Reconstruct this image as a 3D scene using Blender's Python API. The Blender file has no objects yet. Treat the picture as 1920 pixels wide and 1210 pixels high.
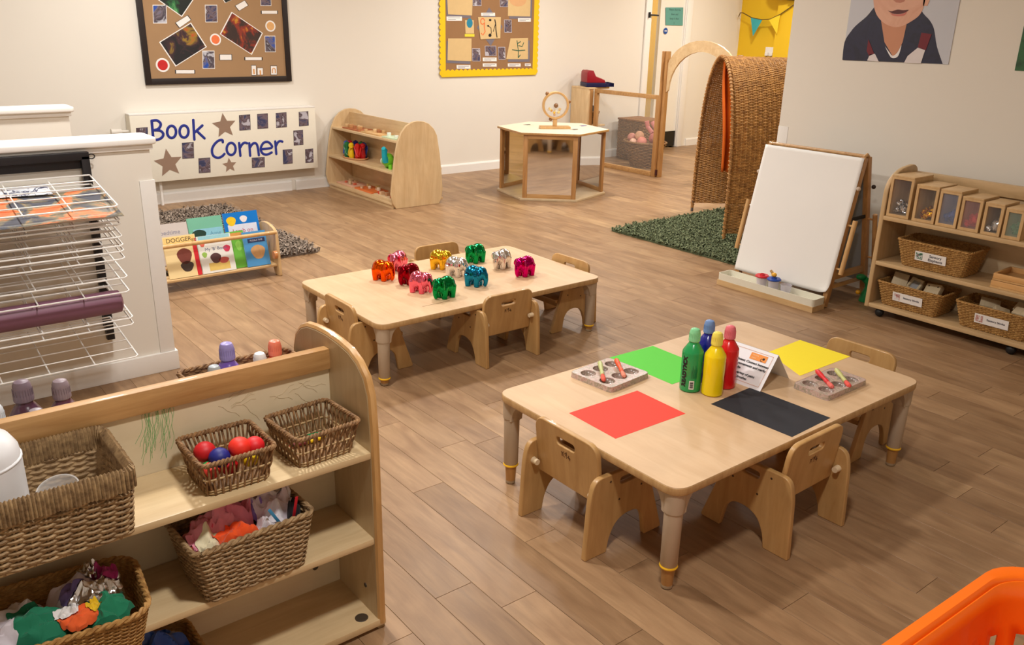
import bpy, bmesh, math, random
from mathutils import Vector, Matrix, Euler
R = math.radians
random.seed(7)
SC = bpy.context.scene
COL = SC.collection
# ------------------------------------------------------------------ camera
CAMZ = 1.47
FPX = 1600.0
_p, _r, _y = R(19.46), R(1.26), R(38.49)
_f = Vector((math.sin(_y)*math.cos(_p), math.cos(_y)*math.cos(_p), -math.sin(_p)))
_rt = Vector((math.cos(_y), -math.sin(_y), 0)); _up = _rt.cross(_f)
CR = _rt*math.cos(_r) + _up*math.sin(_r); CU = -_rt*math.sin(_r) + _up*math.cos(_r); CF = _f
cd = bpy.data.cameras.new('camera'); cam = bpy.data.objects.new('camera', cd); COL.objects.link(cam)
cam.matrix_world = Matrix(((CR.x, CU.x, -CF.x, 0), (CR.y, CU.y, -CF.y, 0), (CR.z, CU.z, -CF.z, CAMZ), (0, 0, 0, 1)))
cd.sensor_width = 36; cd.lens = FPX/1920*36; cd.clip_start = 0.02
SC.camera = cam
# ------------------------------------------------------------------ world, view, ceiling lamps
wd = bpy.data.worlds.new('world'); SC.world = wd; wd.use_nodes = True
wd.node_tree.nodes['Background'].inputs[0].default_value = (0.8, 0.75, 0.68, 1)
wd.node_tree.nodes['Background'].inputs[1].default_value = 0.0
SC.view_settings.view_transform = 'Standard'; SC.view_settings.look = 'None'
SC.view_settings.gamma = 1; SC.view_settings.use_curve_mapping = False
SC.view_settings.exposure = 0.44
CEIL = 2.5
LAMPS = [(.75, .7), (.95, 2.5), (.95, 4.25), (1.9, 5.9), (2.9, 4.2),
         (4.9, 4.3), (5.3, 5.9), (6.9, 4.3), (8.2, 6.0), (8.6, 4.3)]
LAMP_W = 24.0
for _k, (x, y) in enumerate(LAMPS + [(8.2, 8.3)]):         # the last one hangs in the room behind the door
    ld = bpy.data.lights.new('ceiling_lamp', 'AREA'); ld.shape = 'DISK'; ld.size = .22
    ld.energy = LAMP_W; ld.color = (1.0, .972, .93)
    lo = bpy.data.objects.new('ceiling_lamp_%d_offscreen' % (_k+1), ld); COL.objects.link(lo); lo.location = (x, y, CEIL-.022)

# ------------------------------------------------------------------ pixel -> place (1920x1210 frame)
def ray(u, v): return CR*((u-960)/FPX) - CU*((v-605)/FPX) + CF
def fl(u, v, z=0.0):
    d = ray(u, v); t = (z-CAMZ)/d.z; return Vector((0, 0, CAMZ)) + d*t
def onX(u, v, X):
    d = ray(u, v); return Vector((0, 0, CAMZ)) + d*(X/d.x)
def onY(u, v, Y):
    d = ray(u, v); return Vector((0, 0, CAMZ)) + d*(Y/d.y)
def proj(p):
    d = Vector(p) - Vector((0, 0, CAMZ)); w = d.dot(CF); return (960+FPX*d.dot(CR)/w, 605-FPX*d.dot(CU)/w, w)

# ------------------------------------------------------------------ mesh helpers
class MB:
    def __init__(s): s.v = []; s.f = []
    def add(s, vs, fs):
        n = len(s.v); s.v += [tuple(x) for x in vs]; s.f += [tuple(i+n for i in f) for f in fs]; return s
    def box(s, x0, x1, y0, y1, z0, z1):
        return s.add([(x0,y0,z0),(x1,y0,z0),(x1,y1,z0),(x0,y1,z0),(x0,y0,z1),(x1,y0,z1),(x1,y1,z1),(x0,y1,z1)],
              [(3,2,1,0),(4,5,6,7),(0,1,5,4),(1,2,6,5),(2,3,7,6),(3,0,4,7)])
    def bar(s, a, b, w, h, up=(0,0,1)):
        a, b = Vector(a), Vector(b); d = (b-a).normalized(); u = Vector(up)
        sd = d.cross(u).normalized(); u = sd.cross(d).normalized(); vs = []
        for p in (a, b):
            for (i, j) in ((-1,-1),(1,-1),(1,1),(-1,1)): vs.append(p + sd*(i*w/2) + u*(j*h/2))
        return s.add(vs, [(0,1,2,3),(7,6,5,4),(1,0,4,5),(2,1,5,6),(3,2,6,7),(0,3,7,4)])
    def tube(s, pts, r, n=8, closed=False, cap=True):
        pts = [Vector(p) for p in pts]; m = len(pts); vs = []; fs = []
        rr = r if isinstance(r, (list, tuple)) else [r]*m
        nrm = None
        for i, p in enumerate(pts):
            if closed: t = pts[(i+1) % m] - pts[i-1]
            else: t = pts[min(i+1, m-1)] - pts[max(i-1, 0)]
            t.normalize()
            if nrm is None:
                a = Vector((0,0,1)) if abs(t.z) < .9 else Vector((1,0,0)); nrm = (a - t*a.dot(t)).normalized()
            else:
                nrm = nrm - t*nrm.dot(t); nrm.normalize()
            b = t.cross(nrm)
            for k in range(n):
                a = 2*math.pi*k/n; vs.append(p + (nrm*math.cos(a) + b*math.sin(a))*rr[i])
        for i in range(m if closed else m-1):
            j = (i+1) % m
            for k in range(n):
                l = (k+1) % n; fs.append((i*n+k, i*n+l, j*n+l, j*n+k))
        if cap and not closed:
            fs.append(tuple(range(n-1, -1, -1))); fs.append(tuple((m-1)*n+k for k in range(n)))
        return s.add(vs, fs)
    def lathe(s, prof, n=24, c=(0,0,0), sx=1, sy=1, cap=True):
        vs = []; fs = []; m = len(prof)
        for (r, z) in prof:
            for k in range(n):
                a = 2*math.pi*k/n; vs.append((c[0]+r*sx*math.cos(a), c[1]+r*sy*math.sin(a), c[2]+z))
        for i in range(m-1):
            for k in range(n):
                l = (k+1) % n; fs.append((i*n+k, i*n+l, (i+1)*n+l, (i+1)*n+k))
        if prof[0][0] > 1e-6: fs.append(tuple(range(n-1, -1, -1)))
        if cap and prof[-1][0] > 1e-6: fs.append(tuple((m-1)*n+k for k in range(n)))
        return s.add(vs, fs)
    def ball(s, c, r, nu=16, nv=10, sc=(1,1,1), M=None):
        vs = []; fs = []; c = Vector(c)
        for j in range(nv+1):
            th = math.pi*j/nv
            for i in range(nu):
                a = 2*math.pi*i/nu
                p = Vector((r*sc[0]*math.sin(th)*math.cos(a), r*sc[1]*math.sin(th)*math.sin(a), r*sc[2]*math.cos(th)))
                if M is not None: p = M @ p
                vs.append(c + p)
        for j in range(nv):
            for i in range(nu):
                l = (i+1) % nu; fs.append((j*nu+i, (j+1)*nu+i, (j+1)*nu+l, j*nu+l))
        return s.add(vs, fs)
    def prism(s, poly, plane, a, b):
        n = len(poly)
        def P(p, t):
            return {'xy': (p[0],p[1],t), 'xz': (p[0],t,p[1]), 'yz': (t,p[0],p[1])}[plane]
        vs = [P(p, a) for p in poly] + [P(p, b) for p in poly]
        fs = [tuple(range(n-1,-1,-1)), tuple(range(n, 2*n))] + [(i, (i+1)%n, (i+1)%n+n, i+n) for i in range(n)]
        return s.add(vs, fs)
    def grid(s, fn, nu, nv):
        vs = [fn(i/nu, j/nv) for j in range(nv+1) for i in range(nu+1)]
        fs = [(j*(nu+1)+i, j*(nu+1)+i+1, (j+1)*(nu+1)+i+1, (j+1)*(nu+1)+i) for j in range(nv) for i in range(nu)]
        return s.add(vs, fs)
    def mesh(s, name='m', bevel=0, seg=2, smooth=True, ang=38, recalc=True):
        me = bpy.data.meshes.new(name); me.from_pydata(s.v, [], s.f); me.update()
        return finish(me, bevel, seg, smooth, ang, recalc)
def finish(me, bevel=0, seg=2, smooth=True, ang=38, recalc=True):
    if bevel or recalc:
        bm = bmesh.new(); bm.from_mesh(me)
        if recalc:
            bmesh.ops.remove_doubles(bm, verts=bm.verts, dist=1e-6)
            bmesh.ops.recalc_face_normals(bm, faces=bm.faces)
        if bevel:
            ed = [e for e in bm.edges if len(e.link_faces) == 2 and e.calc_face_angle(0) > R(35)]
            bmesh.ops.bevel(bm, geom=ed, offset=bevel, segments=seg, affect='EDGES', profile=.6, clamp_overlap=True)
        bm.to_mesh(me); bm.free()
    if smooth:
        me.polygons.foreach_set('use_smooth', [True]*len(me.polygons)); me.set_sharp_from_angle(angle=R(ang))
    me.update(); return me
def rpoly(pts, r, seg=5):
    n = len(pts); out = []
    for i in range(n):
        p = Vector(pts[i]).to_2d(); a = Vector(pts[i-1]).to_2d(); b = Vector(pts[(i+1) % n]).to_2d()
        rr = r[i] if isinstance(r, (list, tuple)) else r
        if rr <= 0: out.append(tuple(p)); continue
        d1 = a-p; d2 = b-p; l = min(rr, d1.length*.49, d2.length*.49); s0 = p+d1.normalized()*l; s1 = p+d2.normalized()*l
        for k in range(seg+1):
            t = k/seg; out.append(tuple((s0*(1-t)**2 + p*2*t*(1-t) + s1*t*t)))
    return out
def curve_mesh(loops, thick, bevel=0.0):
    """flat board in XY with holes, thickness along Z centred on 0"""
    cu = bpy.data.curves.new('c', 'CURVE'); cu.dimensions = '2D'; cu.fill_mode = 'BOTH'
    for lp in loops:
        sp = cu.splines.new('POLY'); sp.points.add(len(lp)-1)
        for q, p in zip(sp.points, lp): q.co = (p[0], p[1], 0, 1)
        sp.use_cyclic_u = True
    cu.extrude = thick/2 - bevel; cu.bevel_depth = bevel; cu.bevel_resolution = 1; cu.offset = -bevel
    o = bpy.data.objects.new('c', cu); COL.objects.link(o)
    dg = bpy.context.evaluated_depsgraph_get(); me = bpy.data.meshes.new_from_object(o.evaluated_get(dg))
    bpy.data.objects.remove(o); bpy.data.curves.remove(cu); me.materials.clear(); me.name = 'board'
    return me
XZ = Matrix(((1,0,0,0),(0,0,-1,0),(0,1,0,0),(0,0,0,1)))      # xy board -> xz (normal -y)
YZ = Matrix(((0,0,1,0),(1,0,0,0),(0,1,0,0),(0,0,0,1)))       # xy board -> yz (normal +x)
def tmesh(me, M): me.transform(M); me.update(); return me
def text_mesh(txt, size, depth=.0006, align='CENTER', bold=0):
    cu = bpy.data.curves.new('t', 'FONT'); cu.body = txt; cu.size = size; cu.extrude = depth/2; cu.align_x = align; cu.align_y = 'CENTER'
    cu.resolution_u = 3; cu.offset = bold
    o = bpy.data.objects.new('t', cu); COL.objects.link(o); dg = bpy.context.evaluated_depsgraph_get()
    me = bpy.data.meshes.new_from_object(o.evaluated_get(dg)); bpy.data.objects.remove(o); bpy.data.curves.remove(cu); me.materials.clear()
    return me
def obj(name, me, mat, parent=None, loc=None, rot=None, **kw):
    if isinstance(me, MB): me = me.mesh(name, **kw)
    if mat is not None and (len(me.materials) == 0): me.materials.append(mat)
    o = bpy.data.objects.new(name, me); COL.objects.link(o)
    if parent is not None: o.parent = parent
    if loc is not None: o.location = loc
    if rot is not None: o.rotation_euler = rot
    return o
def tag(o, label, cat, group=None, kind=None):
    o['label'] = label; o['category'] = cat
    if group: o['group'] = group
    if kind: o['kind'] = kind
    return o
def thing(name, label, cat, loc=(0,0,0), rz=0, group=None, rot=None):
    o = bpy.data.objects.new(name, None); COL.objects.link(o); o.empty_display_size = .1
    o.location = loc; o.rotation_euler = rot if rot else (0, 0, rz)
    return tag(o, label, cat, group)
def struct(name, me, mat, parent=None, **kw):
    o = obj(name, me, mat, parent, **kw)
    if parent is None: o['kind'] = 'structure'
    return o
KIDS = {}
def dup(root, loc, rz=None, label=None, group=None, rot=None):
    def cp(o, par):
        c = o.copy(); COL.objects.link(c)
        if par: c.parent = par
        for ch in [x for x in bpy.data.objects if x.parent == o]: cp(ch, c)
        return c
    c = cp(root, None); c.location = loc
    if rz is not None: c.rotation_euler = (0, 0, rz)
    if rot: c.rotation_euler = rot
    if label: c['label'] = label
    if group: c['group'] = group
    return c

# ------------------------------------------------------------------ materials
def lin(c): return tuple(((x/255)/12.92 if x/255 <= .04045 else ((x/255+.055)/1.055)**2.4) for x in c) + (1,)
def newmat(name):
    m = bpy.data.materials.new(name); m.use_nodes = True; nt = m.node_tree; return m, nt, nt.nodes['Principled BSDF']
def N(nt, t, **kw):
    n = nt.nodes.new(t)
    for k, v in kw.items(): setattr(n, k, v)
    return n
_pl = {}
def plain(c, rough=.5, metal=0.0, var=0.06, name=None, bump=0.0, scale=40, alpha=1, trans=0, coat=0, sheen=0, ior=1.45, sub=0):
    key = (tuple(c), rough, metal, var, bump, scale, alpha, trans, coat, sheen, ior, sub)
    if key in _pl: return _pl[key]
    m, nt, b = newmat(name or 'finish'); b.inputs['Roughness'].default_value = rough; b.inputs['Metallic'].default_value = metal
    b.inputs['IOR'].default_value = ior
    tc = N(nt, 'ShaderNodeTexCoord'); nz = N(nt, 'ShaderNodeTexNoise'); nz.inputs['Scale'].default_value = scale; nz.inputs['Detail'].default_value = 3
    nt.links.new(tc.outputs['Object'], nz.inputs['Vector'])
    mx = N(nt, 'ShaderNodeMix', data_type='RGBA'); L = lin(c)
    mx.inputs[6].default_value = tuple(x*(1-var) for x in L[:3])+(1,); mx.inputs[7].default_value = tuple(min(1, x*(1+var)) for x in L[:3])+(1,)
    nt.links.new(nz.outputs['Fac'], mx.inputs[0]); nt.links.new(mx.outputs[2], b.inputs['Base Color'])
    if bump:
        bp = N(nt, 'ShaderNodeBump'); bp.inputs['Strength'].default_value = bump; bp.inputs['Distance'].default_value = .002
        nt.links.new(nz.outputs['Fac'], bp.inputs['Height']); nt.links.new(bp.outputs[0], b.inputs['Normal'])
    if trans: b.inputs['Transmission Weight'].default_value = trans
    if coat: b.inputs['Coat Weight'].default_value = coat
    if sheen: b.inputs['Sheen Weight'].default_value = sheen
    if alpha < 1: b.inputs['Alpha'].default_value = alpha
    if sub: b.inputs['Subsurface Weight'].default_value = sub; b.inputs['Subsurface Radius'].default_value = (.02, .02, .02)
    _pl[key] = m; return m
def wood(name, c1, c2, axis='z', scale=14, rough=.42, streak=9, coat=.15, dirt=0):
    m, nt, b = newmat(name); b.inputs['Roughness'].default_value = rough; b.inputs['Coat Weight'].default_value = coat
    tc = N(nt, 'ShaderNodeTexCoord'); oi = N(nt, 'ShaderNodeObjectInfo'); ad = N(nt, 'ShaderNodeVectorMath', operation='ADD')
    mu = N(nt, 'ShaderNodeMath', operation='MULTIPLY'); mu.inputs[1].default_value = 37; nt.links.new(oi.outputs['Random'], mu.inputs[0])
    nt.links.new(tc.outputs['Object'], ad.inputs[0]); nt.links.new(mu.outputs[0], ad.inputs[1])
    mp = N(nt, 'ShaderNodeMapping'); s = [streak, streak, streak]; s['xyz'.index(axis)] = 1.0
    mp.inputs['Scale'].default_value = s; nt.links.new(ad.outputs[0], mp.inputs['Vector'])
    nz = N(nt, 'ShaderNodeTexNoise'); nz.inputs['Scale'].default_value = scale/streak*2; nz.inputs['Detail'].default_value = 6; nz.inputs['Roughness'].default_value = .62; nz.inputs['Distortion'].default_value = .6
    nt.links.new(mp.outputs[0], nz.inputs['Vector'])
    cr = N(nt, 'ShaderNodeValToRGB'); cr.color_ramp.elements[0].position = .28; cr.color_ramp.elements[1].position = .72
    cr.color_ramp.elements[0].color = lin(c1); cr.color_ramp.elements[1].color = lin(c2)
    nt.links.new(nz.outputs['Fac'], cr.inputs[0])
    n2 = N(nt, 'ShaderNodeTexNoise'); n2.inputs['Scale'].default_value = 5; n2.inputs['Detail'].default_value = 3; nt.links.new(ad.outputs[0], n2.inputs['Vector'])
    mr = N(nt, 'ShaderNodeMapRange'); mr.inputs[1].default_value = .3; mr.inputs[2].default_value = .7; mr.inputs[3].default_value = .9-dirt; mr.inputs[4].default_value = 1.05
    nt.links.new(n2.outputs['Fac'], mr.inputs[0])
    mx = N(nt, 'ShaderNodeMix', data_type='RGBA', blend_type='MULTIPLY'); mx.inputs[0].default_value = 1
    nt.links.new(cr.outputs[0], mx.inputs[6]); nt.links.new(mr.outputs[0], mx.inputs[7]); nt.links.new(mx.outputs[2], b.inputs['Base Color'])
    return m
def painted(name, base, cols, scale=9, rough=.6, thr=(.35, .5, .62, .75), seed=0, const=True):
    """blotchy print or paint: base colour with colour patches"""
    m, nt, b = newmat(name); b.inputs['Roughness'].default_value = rough
    tc = N(nt, 'ShaderNodeTexCoord'); oi = N(nt, 'ShaderNodeObjectInfo'); mu = N(nt, 'ShaderNodeMath', operation='MULTIPLY'); mu.inputs[1].default_value = 53
    nt.links.new(oi.outputs['Random'], mu.inputs[0]); ad = N(nt, 'ShaderNodeVectorMath', operation='ADD')
    nt.links.new(tc.outputs['Object'], ad.inputs[0]); nt.links.new(mu.outputs[0], ad.inputs[1])
    nz = N(nt, 'ShaderNodeTexNoise'); nz.inputs['Scale'].default_value = scale; nz.inputs['Detail'].default_value = 5; nz.inputs['Roughness'].default_value = .6; nz.inputs['Distortion'].default_value = .8
    nt.links.new(ad.outputs[0], nz.inputs['Vector'])
    cr = N(nt, 'ShaderNodeValToRGB'); cr.color_ramp.interpolation = 'CONSTANT' if const else 'LINEAR'
    el = cr.color_ramp.elements; el[0].position = 0; el[0].color = lin(base); el[1].position = thr[0]; el[1].color = lin(cols[0])
    for t, c in zip(thr[1:], cols[1:]):
        e = el.new(t); e.color = lin(c)
    nt.links.new(nz.outputs['Fac'], cr.inputs[0]); nt.links.new(cr.outputs[0], b.inputs['Base Color'])
    return m
BEECH = wood('pale_ply', (196,158,108), (222,188,138), 'z', 16, .4)
BEECHX = wood('pale_ply_across', (196,158,108), (222,188,138), 'x', 16, .4)
BEECHY = wood('pale_ply_deep', (196,158,108), (222,188,138), 'y', 16, .4)
CHAIRW = wood('chair_ply', (182,138,82), (208,166,108), 'z', 12, .38, 7, .2, .06)
MAPLE = wood('maple_board', (206,172,126), (226,198,154), 'z', 12, .42, 8)
MAPLEX = wood('maple_board_across', (206,172,126), (226,198,154), 'x', 12, .42, 8)
MAPLEY = wood('maple_board_deep', (206,172,126), (226,198,154), 'y', 12, .42, 8)
OAK = wood('oak_rail', (168,122,70), (204,160,104), 'x', 22, .45, 12)
OAKZ = wood('oak_post', (160,112,62), (196,148,92), 'z', 22, .45, 12)
EDGEW = wood('ply_edge', (178,138,88), (206,168,116), 'z', 30, .45, 4)
DOWEL = wood('dowel', (196,150,92), (222,180,122), 'z', 14, .4, 8)
TTOP = wood('table_top', (204,168,128), (218,186,148), 'y', 10, .5, 6, 0)
WALLW = plain((232,226,215), .75, var=.02, scale=1.2, name='wall_paint')
WHITE = plain((238,235,230), .45, var=.02, name='white_gloss')
BLACK = plain((24,23,24), .5, name='black')
def glassm(name, c=(1,1,1), rough=.02, alpha=.12, tint=None):
    m, nt, b = newmat(name); b.inputs['Base Color'].default_value = lin(c) if max(c) > 1 else tuple(c)+(1,)
    b.inputs['Roughness'].default_value = rough; b.inputs['Alpha'].default_value = alpha; b.inputs['IOR'].default_value = 1.5
    return m
ACRYL = glassm('clear_acrylic', (.8,.82,.8), .06, .06)
# ================================================================== THE SETTING
FRM = Matrix.Identity(4)
def floor_mat(name, attr):
    m, nt, b = newmat(name); b.inputs['Roughness'].default_value = .42; b.inputs['Specular IOR Level'].default_value = .4
    if attr: rn = N(nt, 'ShaderNodeAttribute', attribute_name='rnd').outputs['Fac']
    else: rn = N(nt, 'ShaderNodeObjectInfo').outputs['Random']
    ge = N(nt, 'ShaderNodeNewGeometry'); ad = N(nt, 'ShaderNodeVectorMath', operation='ADD')
    mu = N(nt, 'ShaderNodeMath', operation='MULTIPLY'); mu.inputs[1].default_value = 61; nt.links.new(rn, mu.inputs[0])
    nt.links.new(ge.outputs['Position'], ad.inputs[0]); nt.links.new(mu.outputs[0], ad.inputs[1])
    mp = N(nt, 'ShaderNodeMapping'); mp.inputs['Scale'].default_value = (9, .8, 9); nt.links.new(ad.outputs[0], mp.inputs['Vector'])
    nz = N(nt, 'ShaderNodeTexNoise'); nz.inputs['Scale'].default_value = 3.2; nz.inputs['Detail'].default_value = 7; nz.inputs['Roughness'].default_value = .65; nz.inputs['Distortion'].default_value = .9
    nt.links.new(mp.outputs[0], nz.inputs['Vector'])
    mp2 = N(nt, 'ShaderNodeMapping'); mp2.inputs['Scale'].default_value = (5, 1.4, 5); nt.links.new(ad.outputs[0], mp2.inputs['Vector'])
    n2 = N(nt, 'ShaderNodeTexNoise'); n2.inputs['Scale'].default_value = 2.2; n2.inputs['Detail'].default_value = 3; n2.inputs['Distortion'].default_value = 1.2
    nt.links.new(mp2.outputs[0], n2.inputs['Vector'])
    base = N(nt, 'ShaderNodeValToRGB'); el = base.color_ramp.elements
    el[0].color = lin((152,122,92)); el[1].color = lin((184,152,116)); el[1].position = 1
    for t, c in ((.3, (166,134,102)), (.55, (172,140,107)), (.8, (160,129,99))): e = el.new(t); e.color = lin(c)
    nt.links.new(rn, base.inputs[0])
    cr = N(nt, 'ShaderNodeValToRGB'); e = cr.color_ramp.elements; e[0].position = .25; e[1].position = .75
    e[0].color = (.68,.65,.61,1); e[1].color = (1.1,1.09,1.06,1); nt.links.new(nz.outputs['Fac'], cr.inputs[0])
    c2 = N(nt, 'ShaderNodeValToRGB'); e = c2.color_ramp.elements; e[0].position = .3; e[1].position = .68
    e[0].color = (.78,.72,.67,1); e[1].color = (1.08,1.07,1.04,1); nt.links.new(n2.outputs['Fac'], c2.inputs[0])
    m1 = N(nt, 'ShaderNodeMix', data_type='RGBA', blend_type='MULTIPLY'); m1.inputs[0].default_value = 1
    nt.links.new(base.outputs[0], m1.inputs[6]); nt.links.new(cr.outputs[0], m1.inputs[7])
    m2 = N(nt, 'ShaderNodeMix', data_type='RGBA', blend_type='MULTIPLY'); m2.inputs[0].default_value = 1
    nt.links.new(m1.outputs[2], m2.inputs[6]); nt.links.new(c2.outputs[0], m2.inputs[7]); nt.links.new(m2.outputs[2], b.inputs['Base Color'])
    bp = N(nt, 'ShaderNodeBump'); bp.inputs['Strength'].default_value = .12; bp.inputs['Distance'].default_value = .002
    nt.links.new(nz.outputs['Fac'], bp.inputs['Height']); nt.links.new(bp.outputs[0], b.inputs['Normal'])
    rr = N(nt, 'ShaderNodeMapRange'); rr.inputs[3].default_value = .34; rr.inputs[4].default_value = .5; nt.links.new(nz.outputs['Fac'], rr.inputs[0]); nt.links.new(rr.outputs[0], b.inputs['Roughness'])
    return m
FX0, FX1, FY0, FY1 = -1.6, 9.54, -1.4, 7.40
floor = struct('floor', MB().box(FX0, FX1+.1, FY0, FY1, -.06, -.0045), plain((124,94,68), .6, name='floor_joint'), smooth=False)
PW, PL = .12, .92
pm = MB().box(-PW/2+.0005, PW/2-.0005, -PL/2+.0005, PL/2-.0005, -.0045, 0).mesh('plank', bevel=.0006, seg=1, smooth=False)
pm.materials.append(floor_mat('vinyl_plank', False))
ends = {10: 1.028, 7: 1.68, 8: 2.324, 5: 1.482, 11: 2.528, 19: 1.163, 18: 1.025}
pl = []; k = 0; x = 1.164 - PW*5 - PW*18
rg = random.Random(3)
while x < FX1:
    ci = round((x - (1.164 - PW*5))/PW)
    off = rg.random()*PL
    y = (ends[ci] % PL if ci in ends else off) - PL*3
    while y < FY1:
        if y + PL > FY0 and x + PW > FX0:
            y0, y1 = max(y, FY0), min(y+PL, FY1)
            if y1-y0 > .05: pl.append((x+PW/2, y0, y1))
        y += PL
    x += PW
def seen(p):
    cx, y0, y1 = p; n = 0; a = 0
    ps = [proj((cx+sx*PW/2, yy, 0)) for sx, yy in ((-1, y0), (1, y0), (1, y1), (-1, y1))]
    if min(q[2] for q in ps) < .3: return 0
    if max(q[0] for q in ps) < 0 or min(q[0] for q in ps) > 1920 or min(q[1] for q in ps) > 1210: return 0
    ar = 0
    for i in range(4): ar += ps[i-1][0]*ps[i][1] - ps[i][0]*ps[i-1][1]
    if cx > 4.7 and y1 < 3.26: return 0
    if cx < 1.0 and y0 > 1.95 and y1 < 7.0: ar *= .02
    return abs(ar)
full = sorted([p for p in pl if abs(p[2]-p[1]-PL) < 1e-4], key=lambda p: -seen(p))
for p in full[:298]:
    obj('plank', pm, None, floor, loc=(p[0], (p[1]+p[2])/2, 0))
rest = [p for p in pl if p not in set(full[:298])]
mb = MB()
for (cx, y0, y1) in rest: mb.box(cx-PW/2+.0005, cx+PW/2-.0005, y0+.0005, y1-.0005, -.0045, 0)
me = mb.mesh('planks', smooth=False, recalc=False)
at = me.attributes.new('rnd', 'FLOAT', 'FACE'); vals = []
for _ in rest: vals += [rg.random()]*6
at.data.foreach_set('value', vals)
o = obj('plank_field', me, floor_mat('vinyl_plank_far', True), floor); o['kind'] = 'stuff'

WB = 7.19                                   # back wall face
struct('wall_back', MB().box(-1.6, 7.64, WB, WB+.2, 0, CEIL), WALLW, smooth=False)
struct('wall_front', MB().box(-1.6, 4.7, -1.5, -1.4, 0, CEIL), WALLW, smooth=False)
struct('wall_left', MB().box(-1.7, -1.6, -1.5, WB+.2, 0, CEIL), WALLW, smooth=False)
struct('wall_right', MB().box(4.7, 4.82, -1.5, 3.26, 0, CEIL), WALLW, smooth=False)
struct('trim_1', MB().box(4.697, 4.823, 3.19, 3.263, .0, .885), WHITE, bevel=.003)
struct('wall_beyond', MB().box(4.82, 9.7, -1.5, -1.4, 0, CEIL).box(8.56, 9.54, 7.39, 7.55, 0, CEIL).box(7.64, 8.56, 7.39, 7.55, 2.02, CEIL), WALLW, smooth=False)
YEL = plain((232,190,32), .7, var=.03, scale=2, name='yellow_paint')
struct('wall_yellow', MB().box(9.54, 9.7, -1.5, 7.55, 0, CEIL).box(9.44, 9.54, 4.2, 6.77, 0, CEIL), YEL, smooth=False)
struct('wall_next_room', MB().box(6.6, 9.6, 9.0, 9.1, 0, CEIL).box(6.5, 6.6, 7.55, 9.1, 0, CEIL).box(9.54, 9.7, 7.55, 9.1, 0, CEIL), YEL, smooth=False)
struct('ceiling', MB().box(-1.7, 9.7, -1.5, 9.1, CEIL, CEIL+.1), plain((238,234,226), .8, var=.02, name='ceiling_paint'), smooth=False)
rim = MB().lathe([(.15,-.02),(.17,-.02),(.175,-.012),(.175,0),(.15,0)], 28).mesh('lamp_rim'); rim.materials.append(WHITE)
for (x, y) in [(-.9, .8), (-.9, 2.5)] + LAMPS + [(8.2, 8.3)]:
    o = obj('ceiling_lamp', rim, None, loc=(x, y, CEIL)); tag(o, 'round white lamp ring set in the ceiling', 'lamp', 'ceiling lamps')
# skirting boards
sk = [(0,0),(.016,0),(.016,.075),(.010,.088),(0,.09)]
struct('baseboard_back', MB().prism([(WB-a, b) for a, b in sk], 'yz', 3.2, 7.56), WHITE, smooth=False)
struct('baseboard_back_left', MB().prism([(WB-a, b) for a, b in sk], 'yz', -1.6, 3.16), WHITE, smooth=False)
struct('baseboard_beyond', MB().prism([(7.39-a, b) for a, b in sk], 'yz', 8.66, 9.54), WHITE, smooth=False)
struct('baseboard_right', MB().prism([(4.7-a, b) for a, b in sk], 'xz', -1.4, 3.2), WHITE, smooth=False)
# door in its reveal
struct('trim_2', MB().box(7.55, 7.64, WB-.02, WB, 0, 2.1).box(7.64, 7.66, WB-.005, 7.39, 0, 2.05), WHITE, bevel=.004)
struct('trim_3', MB().box(8.47, 8.57, 7.365, 7.39, 0, 2.08).box(8.455, 8.47, 7.375, 7.45, 0, 2.05), WHITE, bevel=.004)
dr = bpy.data.objects.new('door_1', None); COL.objects.link(dr); dr['kind'] = 'structure'; dr.location = (0, 0, 0)
DW = plain((236,231,220), .5, var=.02, name='door_paint')
obj('leaf', MB().box(7.66, 7.80, 7.395, 7.44, .012, 2.03).box(8.035, 8.455, 7.395, 7.44, .012, 2.03).box(7.80, 8.035, 7.395, 7.44, .012, .30).box(7.80, 8.035, 7.395, 7.44, 1.95, 2.03), DW, dr, smooth=False)
obj('pane', MB().box(7.80, 8.035, 7.412, 7.42, .30, 1.95), glassm('door_glass', (.8,.82,.8), .02, .1), dr, smooth=False)
obj('bead', MB().box(7.80, 7.812, 7.389, 7.44, .3, 1.95).box(8.023, 8.035, 7.389, 7.44, .3, 1.95).box(7.8, 8.035, 7.389, 7.44, .3, .315), WHITE, dr, smooth=False)
obj('kick_plate', MB().box(7.67, 8.45, 7.388, 7.395, .015, .2), plain((30,30,33), .4, name='kick_black'), dr, smooth=False)
a = onY(1216, 28, WB-.02); 
obj('latch', MB().box(a.x, a.x+.012, WB-.045, WB-.02, a.z-.03, a.z+.03).tube([(a.x+.006, WB-.04, a.z), (a.x+.14, WB-.045, a.z-.003)], .009, 8), BLACK, dr)
# half-height partitions
def half_wall(nm, x0, x1, y0, y1, h):
    w = struct(nm, MB().box(x0, x1, y0, y1, 0, h-.045), WALLW, smooth=False)
    obj('cap_moulding', MB().box(x0, x1+.012, y0-.012, y1+.012, h-.047, h-.024), WHITE, w, bevel=.004)
    me = tmesh(curve_mesh([rpoly([(x0, y0-.028), (x1+.028, y0-.028), (x1+.028, y1+.028), (x0, y1+.028)], [0, .03, .03, 0])], .026, .006), Matrix.Translation((0, 0, h-.012)))
    obj('cap', me, WHITE, w)
    obj('skirting', MB().box(x0, x1+.016, y0-.016, y1+.016, 0, .085), WHITE, w, bevel=.003)
    return w
hw = half_wall('wall_partition', -1.6, 1.0, 3.63, 3.77, 1.0)
obj('corner_strip', MB().box(.945, 1.004, 3.622, 3.63, .085, .83).box(1.0, 1.006, 3.622, 3.70, .085, .83), WHITE, hw, bevel=.002)
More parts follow.
